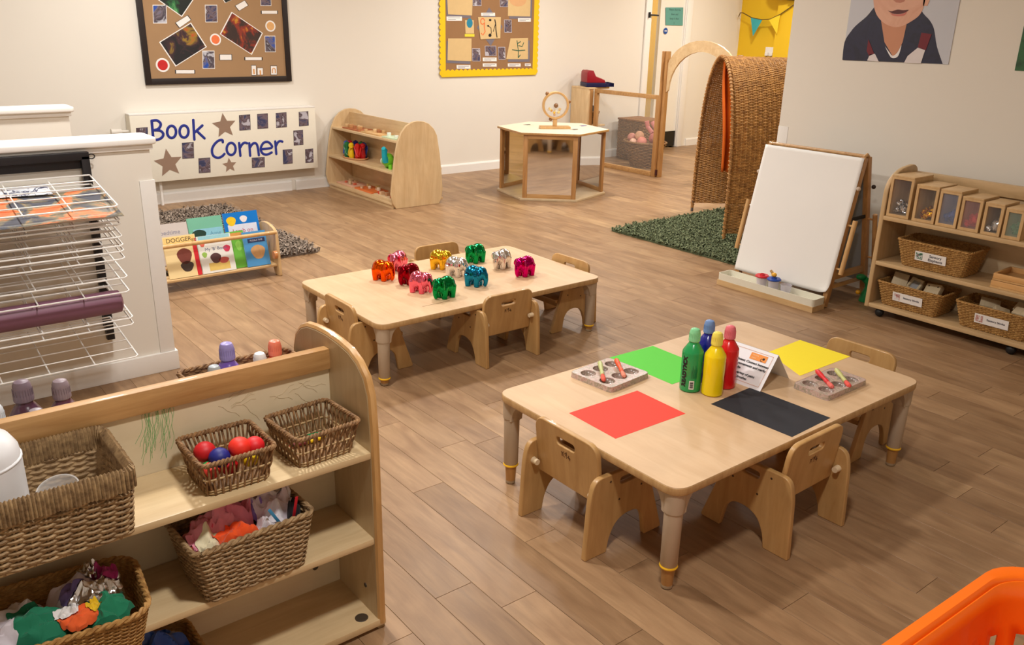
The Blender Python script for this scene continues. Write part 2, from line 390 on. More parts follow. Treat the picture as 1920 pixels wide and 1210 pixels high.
half_wall('wall_partition_far', -1.6, 1.0, 5.02, 5.16, 1.0)
# ================================================================== TABLES AND CHAIRS
LEGP = plain((188,168,144), .45, var=.05, scale=30, name='beige_plastic')
RING = plain((240,188,40), .4, name='yellow_ring')
FOOTP = wood('leg_extension', (160,112,58), (186,138,80), 'z', 14, .4)
def make_table(name, label, x0, x1, y0, y1, h, ext):
    cx, cy = (x0+x1)/2, (y0+y1)/2
    t = thing(name, label, 'table', (cx, cy, 0)); w, d = (x1-x0)/2, (y1-y0)/2; th = .024
    rc = rpoly([(-w,-d),(w,-d),(w,d),(-w,d)], .055, 7)
    rc2 = [(a*(w-.0012)/w, b*(d-.0012)/d) for a, b in rc]
    obj('table_top', tmesh(curve_mesh([rc], th, .003), Matrix.Translation((0,0,h-th/2-.0008))), EDGEW, t)
    obj('laminate', MB().prism(rc2, 'xy', h-.0012, h), TTOP, t, bevel=.0005, seg=1)
    un = h-th-.0008
    for sx in (-1, 1):
        for sy in (-1, 1):
            lx, ly = sx*(w-.038), sy*(d-.038)
            m = MB(); zt = ext
            m.lathe([(.021,zt),(.024,zt+.004),(.026,un-.064),(.0285,un-.062),(.029,un-.058),(.03,un)], 20, (lx, ly, 0))
            for ax in (0, 1):                                       # curved gussets under the top
                n = 7; pr = [(0, un)]
                for k in range(n+1):
                    a = math.pi/2*k/n; pr.append((.072-.047*math.sin(a), un-.002-.062*(1-math.cos(a))))
                pr += [(0, un-.075)]
                s = -sx if ax == 0 else -sy
                if ax == 0: m.prism([(lx+s*p, z) for p, z in pr], 'xz', ly-.022, ly+.022)
                else: m.prism([(ly+s*p, z) for p, z in pr], 'yz', lx-.022, lx+.022)
            lg = obj('leg', m, LEGP, t)
            obj('ring', MB().lathe([(.018,ext-.005),(.0245,ext-.005),(.0262,ext-.001),(.0245,ext+.003),(.018,ext+.003)], 20, (lx, ly, 0)), RING, lg)
            obj('extension', MB().lathe([(.0165,.012),(.0195,ext-.002)], 16, (lx, ly, 0)), FOOTP, lg)
            obj('foot', MB().lathe([(.013,0),(.0165,.003),(.0165,.013),(.015,.015)], 16, (lx, ly, 0)), plain((150,128,100), .4, name='foot_plastic'), lg)
    return t
tb1 = make_table('low_table', 'low pale wooden table with shiny elephant figures on it', 1.615, 2.87, 2.90, 3.665, .285, .034)
_a, _b = fl(792,575,.285), fl(843,564,.285)
obj('scratch', MB().bar((_a.x-2.2425, _a.y-3.2825, .2852), ((_a.x+_b.x)/2-2.2425, (_a.y+_b.y)/2-3.2855, .2852), .0022, .0004).bar(((_a.x+_b.x)/2-2.2425, (_a.y+_b.y)/2-3.2855, .2852), (_b.x-2.2425, _b.y-3.2825, .2852), .004, .0004), plain((120,92,64), .7, name='scratch_mark'), tb1, smooth=False)
make_table('low_table', 'low pale wooden table laid out with paint bottles and coloured paper', 1.548, 2.80, 1.243, 2.022, .33, .072)

MARK = plain((92,58,30), .7, name='burnt_mark')
SCREW = plain((70,48,30), .5, name='screw_hole')
PEG = plain((226,204,168), .4, name='peg')
def make_chair(label):
    t = thing('toddler_chair', label, 'chair', group='toddler chairs at the low tables')
    ol = rpoly([(-.16,0),(-.150,.2),(-.135,.257),(.03,.257),(.075,.252),(.16,0),(.085,0),(.072,.075),(.045,.105),(-.005,.108),(-.045,.09),(-.068,.045),(-.075,0)],
               [.004,.05,.055,.02,.03,.012,.004,.03,.03,.03,.03,.02,.004], 5)
    hole = rpoly([(-.035,.213),(.032,.213),(.032,.236),(-.035,.236)], .012, 4)
    pan = tmesh(curve_mesh([ol, hole], .018, .0025), YZ)
    scm = MB().lathe([(.0036,-.0004),(.0036,.0004)], 10).mesh('screw'); scm.transform(Matrix.Rotation(R(90), 4, 'Y')); scm.materials.append(SCREW)
    for s in (-1, 1):
        p = obj('side_panel', pan, CHAIRW, t, loc=(s*.147, 0, 0))
        for (y, z) in ((-.075,.235),(-.035,.165),(.055,.185)): obj('screw', scm, None, p, loc=(s*.0092, y, z))
        obj('peg', MB().tube([(s*.138, -.118, .19), (s*.117, -.118, .19)], [.011, .0095], 12), PEG, p, loc=(-s*.147, 0, 0))
    bo = rpoly([(-.1375,.0),(.1375,.0),(.1375,.197),(-.1375,.197)], [.006,.006,.045,.045], 7)
    bh = rpoly([(-.04,.137),(.04,.137),(.04,.162),(-.04,.162)], .0125, 5)
    bm_ = tmesh(curve_mesh([bo, bh], .016, .003), XZ)
    bk = obj('backrest', bm_, CHAIRW, t, loc=(0, -.088, .152), rot=(R(7), 0, 0))
    mk = MB(); rr = random.Random(5)
    for cx0 in (-.014, .0, .014):
        for k in range(5):
            a = rr.random()*6.28; l = .004+rr.random()*.004; px, pz = cx0+rr.uniform(-.004,.004), .112+rr.uniform(-.007,.007)
            mk.bar((px-l*math.cos(a), -.0083, pz-l*math.sin(a)), (px+l*math.cos(a), -.0083, pz+l*math.sin(a)), .0014, .0008, (0,1,0))
    obj('stamped_mark', mk, MARK, bk, smooth=False)
    obj('seat', MB().box(-.138,.138,-.07,.12,.150,.166), CHAIRW, t, bevel=.003)
    obj('stretcher', MB().box(-.138,.138,.055,.073,.112,.150), CHAIRW, t, bevel=.002)
    return t
ch = make_chair('wooden toddler chair beside the red paper on its table')
ch.location = (1.640, 1.655, 0); ch.rotation_euler = (0, 0, R(-90))
G = 'toddler chairs at the low tables'
dup(ch, (2.112, 1.315, 0), R(1), 'wooden toddler chair pushed in beside the black paper', G)
dup(ch, (2.80, 1.53, 0), R(92), 'wooden toddler chair behind the yellow paper', G)
def low(c):
    for k in [x for x in bpy.data.objects if x.parent == c and x.name.startswith('backrest')]: k.location.z -= .026
low(dup(ch, (1.705, 3.205, 0), R(-90), 'wooden toddler chair between the elephant table and the double-sided shelf', G))
low(dup(ch, (2.262, 2.985, 0), R(0), 'wooden toddler chair at the elephant table, facing its long side towards the green elephants', G))
low(dup(ch, (2.795, 3.168, 0), R(92), 'wooden toddler chair at the short side of the elephant table beside the magenta elephant', G))
low(dup(ch, (2.47, 3.675, 0), R(178), 'wooden toddler chair behind the gold elephant, at the far long side of its table', G))

# ================================================================== ELEPHANTS
def evalmesh(o):
    dg = bpy.context.evaluated_depsgraph_get(); me = bpy.data.meshes.new_from_object(o.evaluated_get(dg)); bpy.data.objects.remove(o); return me
def elephant_meshes():
    m = MB()
    m.ball((-.013,0,.057), 1, 24, 16, (.041,.034,.038)); m.ball((.014,0,.055), 1, 24, 16, (.035,.031,.036))
    m.ball((.038,0,.064), 1, 20, 14, (.022,.023,.028)); m.ball((.030,0,.083), 1, 14, 10, (.012,.013,.011))
    for sy in (-1, 1):
        m.tube([(-.030,sy*.016,.055),(-.031,sy*.0165,.03),(-.030,sy*.0165,0)], [.020,.0165,.0135], 14)
        m.tube([(.014,sy*.0155,.055),(.016,sy*.016,.03),(.0165,sy*.016,0)], [.018,.0155,.0135], 14)
    m.tube([(.044,0,.07),(.053,0,.055),(.0565,0,.036),(.055,0,.018),(.050,0,.006)], [.016,.0145,.0125,.0105,.009], 14)
    m.tube([(-.044,0,.07),(-.050,0,.055),(-.049,0,.036)], [.004,.0032,.003], 8)
    o = bpy.data.objects.new('e', m.mesh('e', smooth=False)); COL.objects.link(o)
    md = o.modifiers.new('r', 'REMESH'); md.mode = 'VOXEL'; md.voxel_size = .0021; md.use_smooth_shade = True
    sm = o.modifiers.new('s', 'SMOOTH'); sm.factor = .5; sm.iterations = 7
    body = evalmesh(o); body.transform(Matrix.Diagonal((.98, 1.05, 1.05, 1)))
    z0 = min(v.co.z for v in body.vertices); body.transform(Matrix.Translation((0,0,-z0)))
    ears = []
    for sy in (-1, 1):
        e = MB().ball((0,0,0), 1, 18, 12, (.0175,.0045,.0215)).mesh('ear'); 
        e.transform(Matrix.Translation((.027, sy*.0285, .067)) @ Matrix.Rotation(R(sy*28), 4, 'Z') @ Matrix.Rotation(R(sy*8), 4, 'X')); ears.append(e)
    return body, ears
EB, EE = elephant_meshes()
def foil(name, c):
    m, nt, b = newmat(name); b.inputs['Metallic'].default_value = 1; b.inputs['Roughness'].default_value = .16; b.inputs['Base Color'].default_value = lin(c)
    tc = N(nt, 'ShaderNodeTexCoord'); nz = N(nt, 'ShaderNodeTexNoise'); nz.inputs['Scale'].default_value = 75; nz.inputs['Detail'].default_value = 2
    nt.links.new(tc.outputs['Object'], nz.inputs['Vector']); bp = N(nt, 'ShaderNodeBump'); bp.inputs['Strength'].default_value = .35; bp.inputs['Distance'].default_value = .004
    nt.links.new(nz.outputs['Fac'], bp.inputs['Height']); nt.links.new(bp.outputs[0], b.inputs['Normal']); return m
ELE = [((718,528),(236,88,12),-62,'shiny orange metallic elephant figure'), ((747,510),(238,120,150),-150,'shiny pink elephant figure behind the orange one'),
       ((768,535),(150,10,28),190,'shiny dark red elephant figure'), ((788,551),(238,110,140),-60,'shiny pink elephant figure in front of the dark red one'),
       ((834,561),(20,150,80),186,'shiny green elephant figure nearest the table edge with a chair'), ((825,507),(236,190,50),-50,'shiny gold elephant figure'),
       ((855,521),(225,224,226),-58,'shiny silver elephant figure between the gold and blue ones'), ((892,495),(20,150,80),186,'shiny green elephant figure behind the blue one'),
       ((891,539),(30,130,175),-62,'shiny blue elephant figure'), ((941,506),(225,222,222),196,'shiny silver elephant figure beside the magenta one'),
       ((984,520),(205,10,115),186,'shiny magenta elephant figure')]
for (uv, c, a, lb) in ELE:
    p = fl(uv[0], uv[1]-3, .285)
    t = thing('elephant_figure', lb, 'figurine', (p.x, p.y, .285), R(a), 'metallic elephant figures')
    mt = foil('foil', c)
    me = EB.copy(); me.materials.clear(); obj('body', me, mt, t)
    for e in EE:
        e2 = e.copy(); e2.materials.clear(); obj('ear', e2, mt, t)

# ================================================================== PAINTING TABLE
TZ = .33
def flat(name, uvs, z, mat, label, cat, group=None, th=.0006):
    ps = [fl(u, v, z) for u, v in uvs]; c = sum(ps, Vector())/len(ps)
    o = obj(name, MB().prism([(p.x-c.x, p.y-c.y) for p in ps], 'xy', 0, th), mat, loc=(c.x, c.y, z), smooth=False)
    return tag(o, label, cat, group)
flat('paper_sheet', [(1067,775),(1195,733),(1285,776),(1154,823)], TZ, plain((255,72,58), .8, var=.02, name='red_paper'), 'red sheet of paper on the painting table', 'paper', 'coloured paper sheets')
flat('paper_sheet', [(1333,758),(1407,727),(1557,784),(1485,820)], TZ, plain((40,40,46), .8, var=.03, name='black_paper'), 'black sheet of paper on the painting table', 'paper', 'coloured paper sheets')
flat('paper_sheet', [(1440,661),(1500,638),(1594,669),(1500,705)], TZ, plain((248,226,40), .8, var=.02, name='yellow_paper'), 'yellow sheet of paper on the painting table', 'paper', 'coloured paper sheets')
flat('paper_sheet', [(1143,671),(1224,649),(1338,695),(1260,721)], TZ, plain((96,205,72), .8, var=.02, name='green_paper'), 'green sheet of paper under a paint palette', 'paper', 'coloured paper sheets')
def paint_bottle(label, loc, c, capc, s=1.0, rz=0, lab=False, name='paint_bottle', group='paint bottles', n=28, sy=1.0):
    t = thing(name, label, 'bottle', loc, rz, group)
    pr = [(0,.0),(.028,.0),(.032,.004),(.0325,.02),(.0318,.06),(.0325,.07),(.0325,.123),(.0312,.129),(.018,.150),(.0155,.153),(.0148,.156),(.0148,.163)]
    pr = [(r*s, z*s) for r, z in pr]
    body = obj('body', MB().lathe(pr, n, sy=sy), plain(c, .25, coat=.3, var=.04, scale=20, name='bottle_plastic'), t)
    cp = plain(capc, .35, var=.04, name='bottle_cap')
    m = MB().lathe([(r*s, z*s) for r, z in [(.0155,.158),(.0172,.160),(.0172,.170),(.0163,.172),(.0163,.184),(.0155,.191),(.0125,.197),(.007,.1995),(0,.2)]], 22)
    cpo = obj('cap', m, cp, t)
    rb = MB()
    for k in range(22):
        a = 2*math.pi*k/22; rb.tube([(.0168*s*math.cos(a), .0168*s*math.sin(a), .161*s), (.0164*s*math.cos(a), .0164*s*math.sin(a), .184*s)], .0008*s, 4)
    obj('grip_ribs', rb, cp, cpo)
    return t, body
def pixbot(u, v, h=0): return fl(u, v, TZ)
p = fl(1293,730,TZ); gb, gbody = paint_bottle('green paint bottle with black lettering on its side', (p.x,p.y,TZ), (30,150,80), (130,205,150), 1.08)
p = fl(1334,738,TZ); paint_bottle('yellow paint bottle among the bottles on the painting table', (p.x,p.y,TZ), (240,212,8), (232,214,90), 1.08)
p = fl(1358,724,TZ); paint_bottle('red paint bottle among the bottles on the painting table', (p.x,p.y,TZ), (214,22,26), (224,110,120), 1.08)
p = fl(1320,712,TZ); paint_bottle('dark blue paint bottle behind the green and yellow ones', (p.x,p.y,TZ), (16,22,128), (110,140,190), 1.08)
# lettering on the green bottle: a black sideways band of heavy letters, small print and a barcode patch, wrapped on the round side
def wrap_on(me, rad, ang0, z0):
    for v in me.vertices:
        a = ang0 + v.co.x/rad; r = rad + v.co.z; v.co = (r*math.cos(a), r*math.sin(a), z0+v.co.y)
    me.update(); return me
def subdiv(me, cuts=2):
    bm = bmesh.new(); bm.from_mesh(me); bmesh.ops.triangulate(bm, faces=bm.faces); bm.to_mesh(me); bm.free(); return me
cam_dir = math.atan2(-gb.location.y, -gb.location.x)
tm = text_mesh('READYMIX', .0215, .0006, bold=.0012); tm.transform(Matrix.Rotation(R(90), 4, 'Z')); wrap_on(subdiv(tm), .0356, cam_dir-R(38), .072)
obj('brand_lettering', tm, BLACK, gbody)
lines = MB()
for k in range(7):
    a = cam_dir+R(2+5*k); r = .0356; lines.bar((r*math.cos(a), r*math.sin(a), .052), (r*math.cos(a), r*math.sin(a), .052+.05*(.6+.4*((k*37)%10)/10)), .0009, .0004, (math.cos(a), math.sin(a), 0))
obj('small_print', lines, plain((16,70,40), .5, name='print_green'), gbody, smooth=False)
bc = MB(); lb = MB()
bc.grid(lambda u, v: ((.0357)*math.cos(cam_dir+R(-6+26*u)), .0357*math.sin(cam_dir+R(-6+26*u)), .014+.03*v), 6, 1)
obj('barcode_patch', bc, plain((228,228,222), .6, name='barcode_white'), gbody)
for k in range(11):
    z = .017+.0022*k; lb.grid(lambda u, v: (.0359*math.cos(cam_dir+R(-2+18*u)), .0359*math.sin(cam_dir+R(-2+18*u)), z+.001*v*(1+(k%3)*.5)), 5, 1)
obj('barcode_lines', lb, BLACK, gbody)
# palettes
PAL = painted('stained_plastic', (190,160,150), [(168,134,126), (196,170,158), (150,140,120), (204,176,170)], 40, .3, (.36,.46,.56,.66), const=False)
WELL = painted('stained_well', (150,130,118), [(128,116,100), (164,140,130), (120,104,92), (170,150,140)], 45, .25, (.36,.46,.56,.66), const=False)
def palette(label, uvs, flip, br):
    ps = [fl(u, v, TZ+.010) for u, v in uvs]; c = sum(ps, Vector())/4
    ex = (ps[1]-ps[0]+ps[2]-ps[3])/2; ey = (ps[3]-ps[0]+ps[2]-ps[1])/2; rz = math.atan2(ex.y, ex.x); w, d = ex.length/2, ey.length/2
    t = thing('paint_palette', label, 'palette', (c.x, c.y, TZ), rz, 'paint palettes on the table')
    holes = []; cs = []
    for i in range(3):
        for j in range(2):
            hx, hy = (i-1)*w*.62, (j-.5)*d*.92; rr = min(w*.26, d*.38); cs.append((hx, hy, rr))
            holes.append([(hx+rr*math.cos(2*math.pi*k/18), hy+rr*math.sin(2*math.pi*k/18)) for k in range(18)])
    top = curve_mesh([rpoly([(-w,-d),(w,-d),(w,d),(-w,d)], .018, 5)]+holes, .004, .001); top.transform(Matrix.Translation((0,0,.016)))
    obj('top_plate', top, PAL, t)
    rim = MB(); ol = rpoly([(-w,-d),(w,-d),(w,d),(-w,d)], .018, 5); n = len(ol)
    rim.add([(a*1.02, b*1.02, 0) for a, b in ol]+[(a, b, .018) for a, b in ol], [(i, (i+1)%n, (i+1)%n+n, i+n) for i in range(n)]); obj('skirt', rim, PAL, t)
    for (hx, hy, rr) in cs: obj('well', MB().lathe([(0,.003),(rr*.6,.005),(rr*.9,.010),(rr*1.0,.016)], 18, (hx, hy, 0), cap=False), WELL, t)
    return t
palette('clear stained paint palette beside the red and green paper', [(1081,699),(1140,673),(1219,704),(1133,735)], 0, None)
palette('clear stained paint palette beside the black and yellow paper', [(1491,722),(1560,692),(1627,717),(1548,748)], 0, None)
def brush(label, a, b, c, tip):
    A, B = fl(a[0], a[1], TZ+.036), fl(b[0], b[1], TZ+.02); d = (B-A); L = d.length; d.normalize()
    t = thing('paint_brush', label, 'brush', A, 0, 'chunky paint brushes'); t.rotation_euler = d.to_track_quat('Z', 'Y').to_euler()
    obj('handle', MB().lathe([(0,-.01),(.005,-.008),(.0085,0),(.0085,L*.25),(.006,L*.45),(.0075,L*.55),(.007,L*.7),(.0,L*.7)], 12), plain(c, .4, name='brush_handle'), t)
    obj('bristles', MB().lathe([(.006,L*.69),(.0085,L*.85),(.0075,L*.98),(.002,L*1.03),(0,L*1.03)], 12), plain(tip, .8, var=.15, scale=120, bump=.5, name='bristle'), t)
brush('orange handled brush lying in the palette on the green paper', (1156,676), (1171,707), (236,84,36), (226,140,116))
brush('pale green handled brush in the palette beside the red paper', (1125,681), (1132,714), (190,196,130), (232,100,80))
brush('red handled brush lying in the palette beside the black paper', (1533,697), (1561,727), (222,40,46), (232,110,100))
brush('pale green handled brush in the palette beside the black paper', (1569,695), (1593,725), (196,196,124), (230,90,80))
# folded card sign
a, b, c_, d_ = fl(1367,707,TZ), fl(1424,735,TZ), fl(1376,646,TZ+.115), fl(1470,669,TZ+.115)
def tent():
    base0, base1 = fl(1338,703,TZ), fl(1425,735,TZ)
    ex = (base1-base0); W = ex.length; ex.normalize(); nrm = Vector((-ex.y, ex.x, 0))
    t = thing('sign_card', 'folded white card sign with handwritten note behind the paint bottles', 'sign', base0, math.atan2(ex.y, ex.x))
    H, D = .108, .088
    wt = plain((236,234,236), .6, var=.01, name='card_white')
    obj('front_leaf', MB().add([(0,0,0),(W,0,0),(W,D,H),(0,D,H),(0,.0012,0),(W,.0012,0),(W,D+.0012,H),(0,D+.0012,H)], [(0,1,2,3),(7,6,5,4),(0,4,5,1),(1,5,6,2),(3,2,6,7),(0,3,7,4)]), wt, t, smooth=False)
    obj('rear_leaf', MB().add([(0,2*D,0),(W,2*D,0),(W,D,H),(0,D,H),(0,2*D+.0012,0),(W,2*D+.0012,0),(W,D+.0012,H),(0,D+.0012,H)], [(0,1,2,3),(7,6,5,4),(0,4,5,1),(1,5,6,2),(3,2,6,7),(0,3,7,4)]), wt, t, smooth=False)
    tilt = math.atan2(H, D); Lf = math.hypot(H, D)
    M = Matrix.Rotation(tilt, 4, 'X')
    ink = plain((22,22,26), .7, name='ink'); fr = MB()
    x0, x1, y0, y1 = .012, W-.012, .012, Lf-.012; z = .0009
    for q in ((x0,x1,y0,y0+.001),(x0,x1,y1-.001,y1),(x0,x0+.001,y0,y1),(x1-.001,x1,y0,y1)): fr.box(q[0],q[1],q[2],q[3],z,z+.0002)
    f = obj('printed_border', tmesh(fr.mesh('b', smooth=False), M), plain((210,140,90), .6, name='border_print'), t)
    g = obj('orange_logo_panel', tmesh(MB().box(W*.5, W*.84, Lf-.042, Lf-.018, z, z+.0003).mesh('l', smooth=False), M), plain((236,146,60), .6, name='orange_print'), t)
    for txt, x, y, s in (('Planning', W*.6, Lf-.025, .007), ('ahead', W*.58, Lf-.035, .007)):
        tm = text_mesh(txt, s, .0003); tm.transform(M @ Matrix.Translation((x, y, z+.0005))); obj('panel_lettering', tm, plain((255,220,170), .6, name='pale_print'), t)
    mk = MB().box(W*.76, W*.80, Lf-.034, Lf-.027, z+.0004, z+.0007).tube([(W*.75+.005*math.cos(i*.7), Lf-.036+.005*math.sin(i*.7), z+.0006) for i in range(9)], .0008, 4)
    obj('bird_mark', tmesh(mk.mesh('k'), M), ink, t)
    for i, (txt, x) in enumerate((('Learning Intent: Connect between', .5), ('physical movements and marks', .52), ('they make', .3), ('Use a variety of paint', .5), ('tools and brushes', .42))):
        y = Lf-.054-.0145*i - (.003 if i > 2 else 0)
        tm = text_mesh(txt, .0118, .0003, bold=.0003); tm.transform(M @ Matrix.Translation((W*x, y, z+.0003)) @ Matrix(((1,.2,0,0),(0,1,0,0),(0,0,1,0),(0,0,0,1)))); obj('handwriting', tm, ink, t)
tent()
# ================================================================== BASKET WEAVING
def rrect(w, d, r, n):
    """n points evenly along a rounded rectangle, with outward normals"""
    r = min(r, w*.99, d*.99); L = [2*(w-r), math.pi*r/2, 2*(d-r), math.pi*r/2]*2; tot = sum(L); out = []
    cs = [(w-r, -(d-r)), (w-r, d-r), (-(w-r), d-r), (-(w-r), -(d-r))]
    for k in range(n):
        s = tot*k/n; i = 0
        while s > L[i]: s -= L[i]; i += 1
        q = i//2
        if i % 2 == 0:
            if q == 0: p, nn = (-(w-r)+s, -d), (0, -1)
            elif q == 1: p, nn = (w, -(d-r)+s), (1, 0)
            elif q == 2: p, nn = ((w-r)-s, d), (0, 1)
            else: p, nn = (-w, (d-r)-s), (-1, 0)
        else:
            a = -math.pi/2 + q*math.pi/2 + s/r; c = cs[q]; nn = (math.cos(a), math.sin(a)); p = (c[0]+r*nn[0], c[1]+r*nn[1])
        out.append((p, nn))
    return out
def strand_mat(name, c1, c2, scale=60):
    m, nt, b = newmat(name); b.inputs['Roughness'].default_value = .7
    tc = N(nt, 'ShaderNodeTexCoord'); nz = N(nt, 'ShaderNodeTexNoise'); nz.inputs['Scale'].default_value = scale; nz.inputs['Detail'].default_value = 4; nz.inputs['Roughness'].default_value = .7
    nt.links.new(tc.outputs['Object'], nz.inputs['Vector']); cr = N(nt, 'ShaderNodeValToRGB'); e = cr.color_ramp.elements
    e[0].position = .32; e[1].position = .68; e[0].color = lin(c1); e[1].color = lin(c2); nt.links.new(nz.outputs['Fac'], cr.inputs[0]); nt.links.new(cr.outputs[0], b.inputs['Base Color'])
    return m
SEAG = strand_mat('seagrass', (120,92,60), (188,158,116)); SEAGD = strand_mat('seagrass_wrapped', (104,78,50), (172,142,100))
WICK = strand_mat('willow', (92,62,36), (166,126,82)); WICKL = strand_mat('willow_pale', (150,118,74), (206,176,128))
WICKG = strand_mat('golden_wicker', (146,102,50), (196,152,88)); WICKB = strand_mat('brown_wicker', (104,66,30), (158,108,58))
def basket(name, label, loc, rz, bw, bd, tw, td, h, mat, style='rows', rows=14, step=.016, r=.0025, cr=.02, rim=.005, rimmat=None, group=None, liner=None, band=0, samples=4):
    t = thing(name, label, 'basket', loc, rz, group)
    def dims(z): q = z/h; return bw+(tw-bw)*q, bd+(td-bd)*q
    per = 2*(bw+bd+tw+td) - 4*(2-math.pi/2)*cr; ns = int(per/step/2)*2
    m = MB(); amp = r*1.05
    hw = h-band
    if style == 'rows':
        for i in range(rows):
            z = r+(hw-r)*(i+.5)/rows; w, d = dims(z); n = ns*samples; P = rrect(w, d, cr, n); pts = []
            for k, (p, nn) in enumerate(P):
                o = amp*math.cos(math.pi*k/samples + (i % 2)*math.pi) + random.uniform(-.15,.15)*r
                pts.append((p[0]+nn[0]*o, p[1]+nn[1]*o, z+random.uniform(-.12,.12)*r))
            m.tube(pts, r*1.02, 5, closed=True)
        s = MB(); A = rrect(bw, bd, cr, ns); B = rrect(tw, td, cr, ns)
        for k in range(ns):
            s.tube([(A[k][0][0], A[k][0][1], .001), (B[k][0][0], B[k][0][1], h)], r*.75, 5)
        obj('stakes', s, mat, t)['kind'] = 'stuff'
    else:                                   # upright rods woven round a few level rods
        lv = [.10, .5]; s = MB()
        A = rrect(bw, bd, cr, ns); B = rrect(tw, td, cr, ns)
        for k in range(ns):
            pts = []
            for j in range(15):
                q = j/14; o = amp*1.2*math.cos(math.pi*(q-.10)/.40 + (k % 2)*math.pi)
                a, b = A[k], B[(k+int(1))%ns]
                pts.append((a[0][0]*(1-q)+b[0][0]*q + a[1][0]*o, a[0][1]*(1-q)+b[0][1]*q + a[1][1]*o, .001+(h-.001)*q))
            m.tube(pts, r*(.9+random.random()*.25), 5)
        for q in lv:
            w, d = dims(h*q)
            for dz in ((0,) if q > .3 else (-1.1, 1.1)): s.tube([(p[0], p[1], h*q+dz*r) for p, nn in rrect(w, d, cr, 60)], r*.9, 5, closed=True)
        obj('level_rods', s, WICKL, t)['kind'] = 'stuff'
    wv = obj('weave', m, mat, t); wv['kind'] = 'stuff'
    sh = MB(); n = 48; A = rrect(bw-r*.6, bd-r*.6, cr, n); B = rrect(tw-r*.6, td-r*.6, cr, n)
    if style == 'upright': sh.prism([(p[0][0], p[0][1]) for p in A], 'xy', .002, .005)
    else: sh.add([(p[0][0], p[0][1], .003) for p in A]+[(p[0][0], p[0][1], h-.002) for p in B], [(i, (i+1)%n, (i+1)%n+n, i+n) for i in range(n)]+[tuple(range(n-1,-1,-1))])
    obj('inner_shell', sh, mat, t)                     # added solid shell, keeps light from leaking through; upright baskets get only a floor
    if band:                                # upright wrapped band along the top, outside and inside
        bmh = MB(); n = int(per/(r*1.9)); z0 = hw; w, d = dims(h-band/2)
        for k, (p, nn) in enumerate(rrect(w, d, cr, n)):
            q = .006+random.uniform(-.0008,.0008)
            bmh.tube([(p[0]+nn[0]*q, p[1]+nn[1]*q, z0+random.uniform(-.002,.002)), (p[0]+nn[0]*q*1.05, p[1]+nn[1]*q*1.05, h-.004), (p[0], p[1], h+.003), (p[0]-nn[0]*q, p[1]-nn[1]*q, h-.004), (p[0]-nn[0]*q, p[1]-nn[1]*q, z0)], r*.95, 4)
        obj('wrapped_band', bmh, rimmat or mat, t)['kind'] = 'stuff'
    elif rim:
        rm = MB(); n = int(per/(.004 if style == 'rows' else .0016)); P = rrect(tw, td, cr, n)
        if style != 'rows': rm.tube([(p[0], p[1], h) for p, nn in rrect(tw, td, cr, 60)], rim*.6, 6, closed=True)
        for ph in (0, math.pi):             # two rods twisted round each other
            pts = []
            for k, (p, nn) in enumerate(P):
                a = 2*math.pi*round(per/(.032 if style == 'rows' else .0165))*k/n + ph
                pts.append((p[0]+nn[0]*rim*.55*math.cos(a), p[1]+nn[1]*rim*.55*math.cos(a), h+rim*.55*math.sin(a)))
            rm.tube(pts, rim*.68, 6, closed=True)
        obj('rim', rm, rimmat or mat, t)
    return t
from mathutils import noise as NZ
def crumple_mesh(size, seed, fine=9, metal=0, n=22):
    """a crumpled sheet: domed, creased in straight folds, with a ragged edge, doubled over below"""
    rr = random.Random(seed); off = Vector((seed*7.3, seed*3.1, seed*5.7))
    folds = []
    for k in range(7 if not metal else 11):
        a = rr.uniform(0, math.pi); folds.append((math.cos(a), math.sin(a), rr.uniform(-.8,.8), rr.uniform(.25,.75), rr.uniform(.16,.38)))
    m = MB()
    def P(u, v):
        x, y = 2*u-1, 2*v-1; r = max(abs(x), abs(y)); q = math.hypot(x, y)
        if q > 1e-6: x, y = x/q*r, y/q*r
        edge = 1+.28*NZ.noise(Vector((x*2.2, y*2.2, 0))+off)
        x, y = x*edge, y*edge; z = .95*(1-r*r)**.5 if r < 1 else 0
        for (cx, sy, d, amp, wd) in folds:
            t = (x*cx+y*sy-d)/wd; z += amp*.42*max(0, 1-abs(t)) - amp*.16
        z += .22*NZ.noise(Vector((x*3, y*3, 5))+off); x += .16*NZ.noise(Vector((x*3, y*3, 1))+off); y += .16*NZ.noise(Vector((x*3, y*3, 9))+off)
        return (x*size[0], y*size[1], z*size[2])
    m.grid(P, n, n); me = m.mesh('crumple', recalc=False, ang=24)
    z0 = min(v.co.z for v in me.vertices); me.transform(Matrix.Translation((0,0,-z0))); return me
def crumple(name, label, cat, loc, size, c, seed, rough=.7, metal=0, group=None, sub=4, fine=9, rz=0, mat=None):
    me = crumple_mesh(size, seed, fine, metal)
    if mat is None: mat = plain(c, rough, metal, var=.12, scale=30, name='crumpled_sheet', sheen=.2 if not metal else 0)
    return tag(obj(name, me, mat, loc=loc, rot=(0, 0, rz)), label, cat, group)
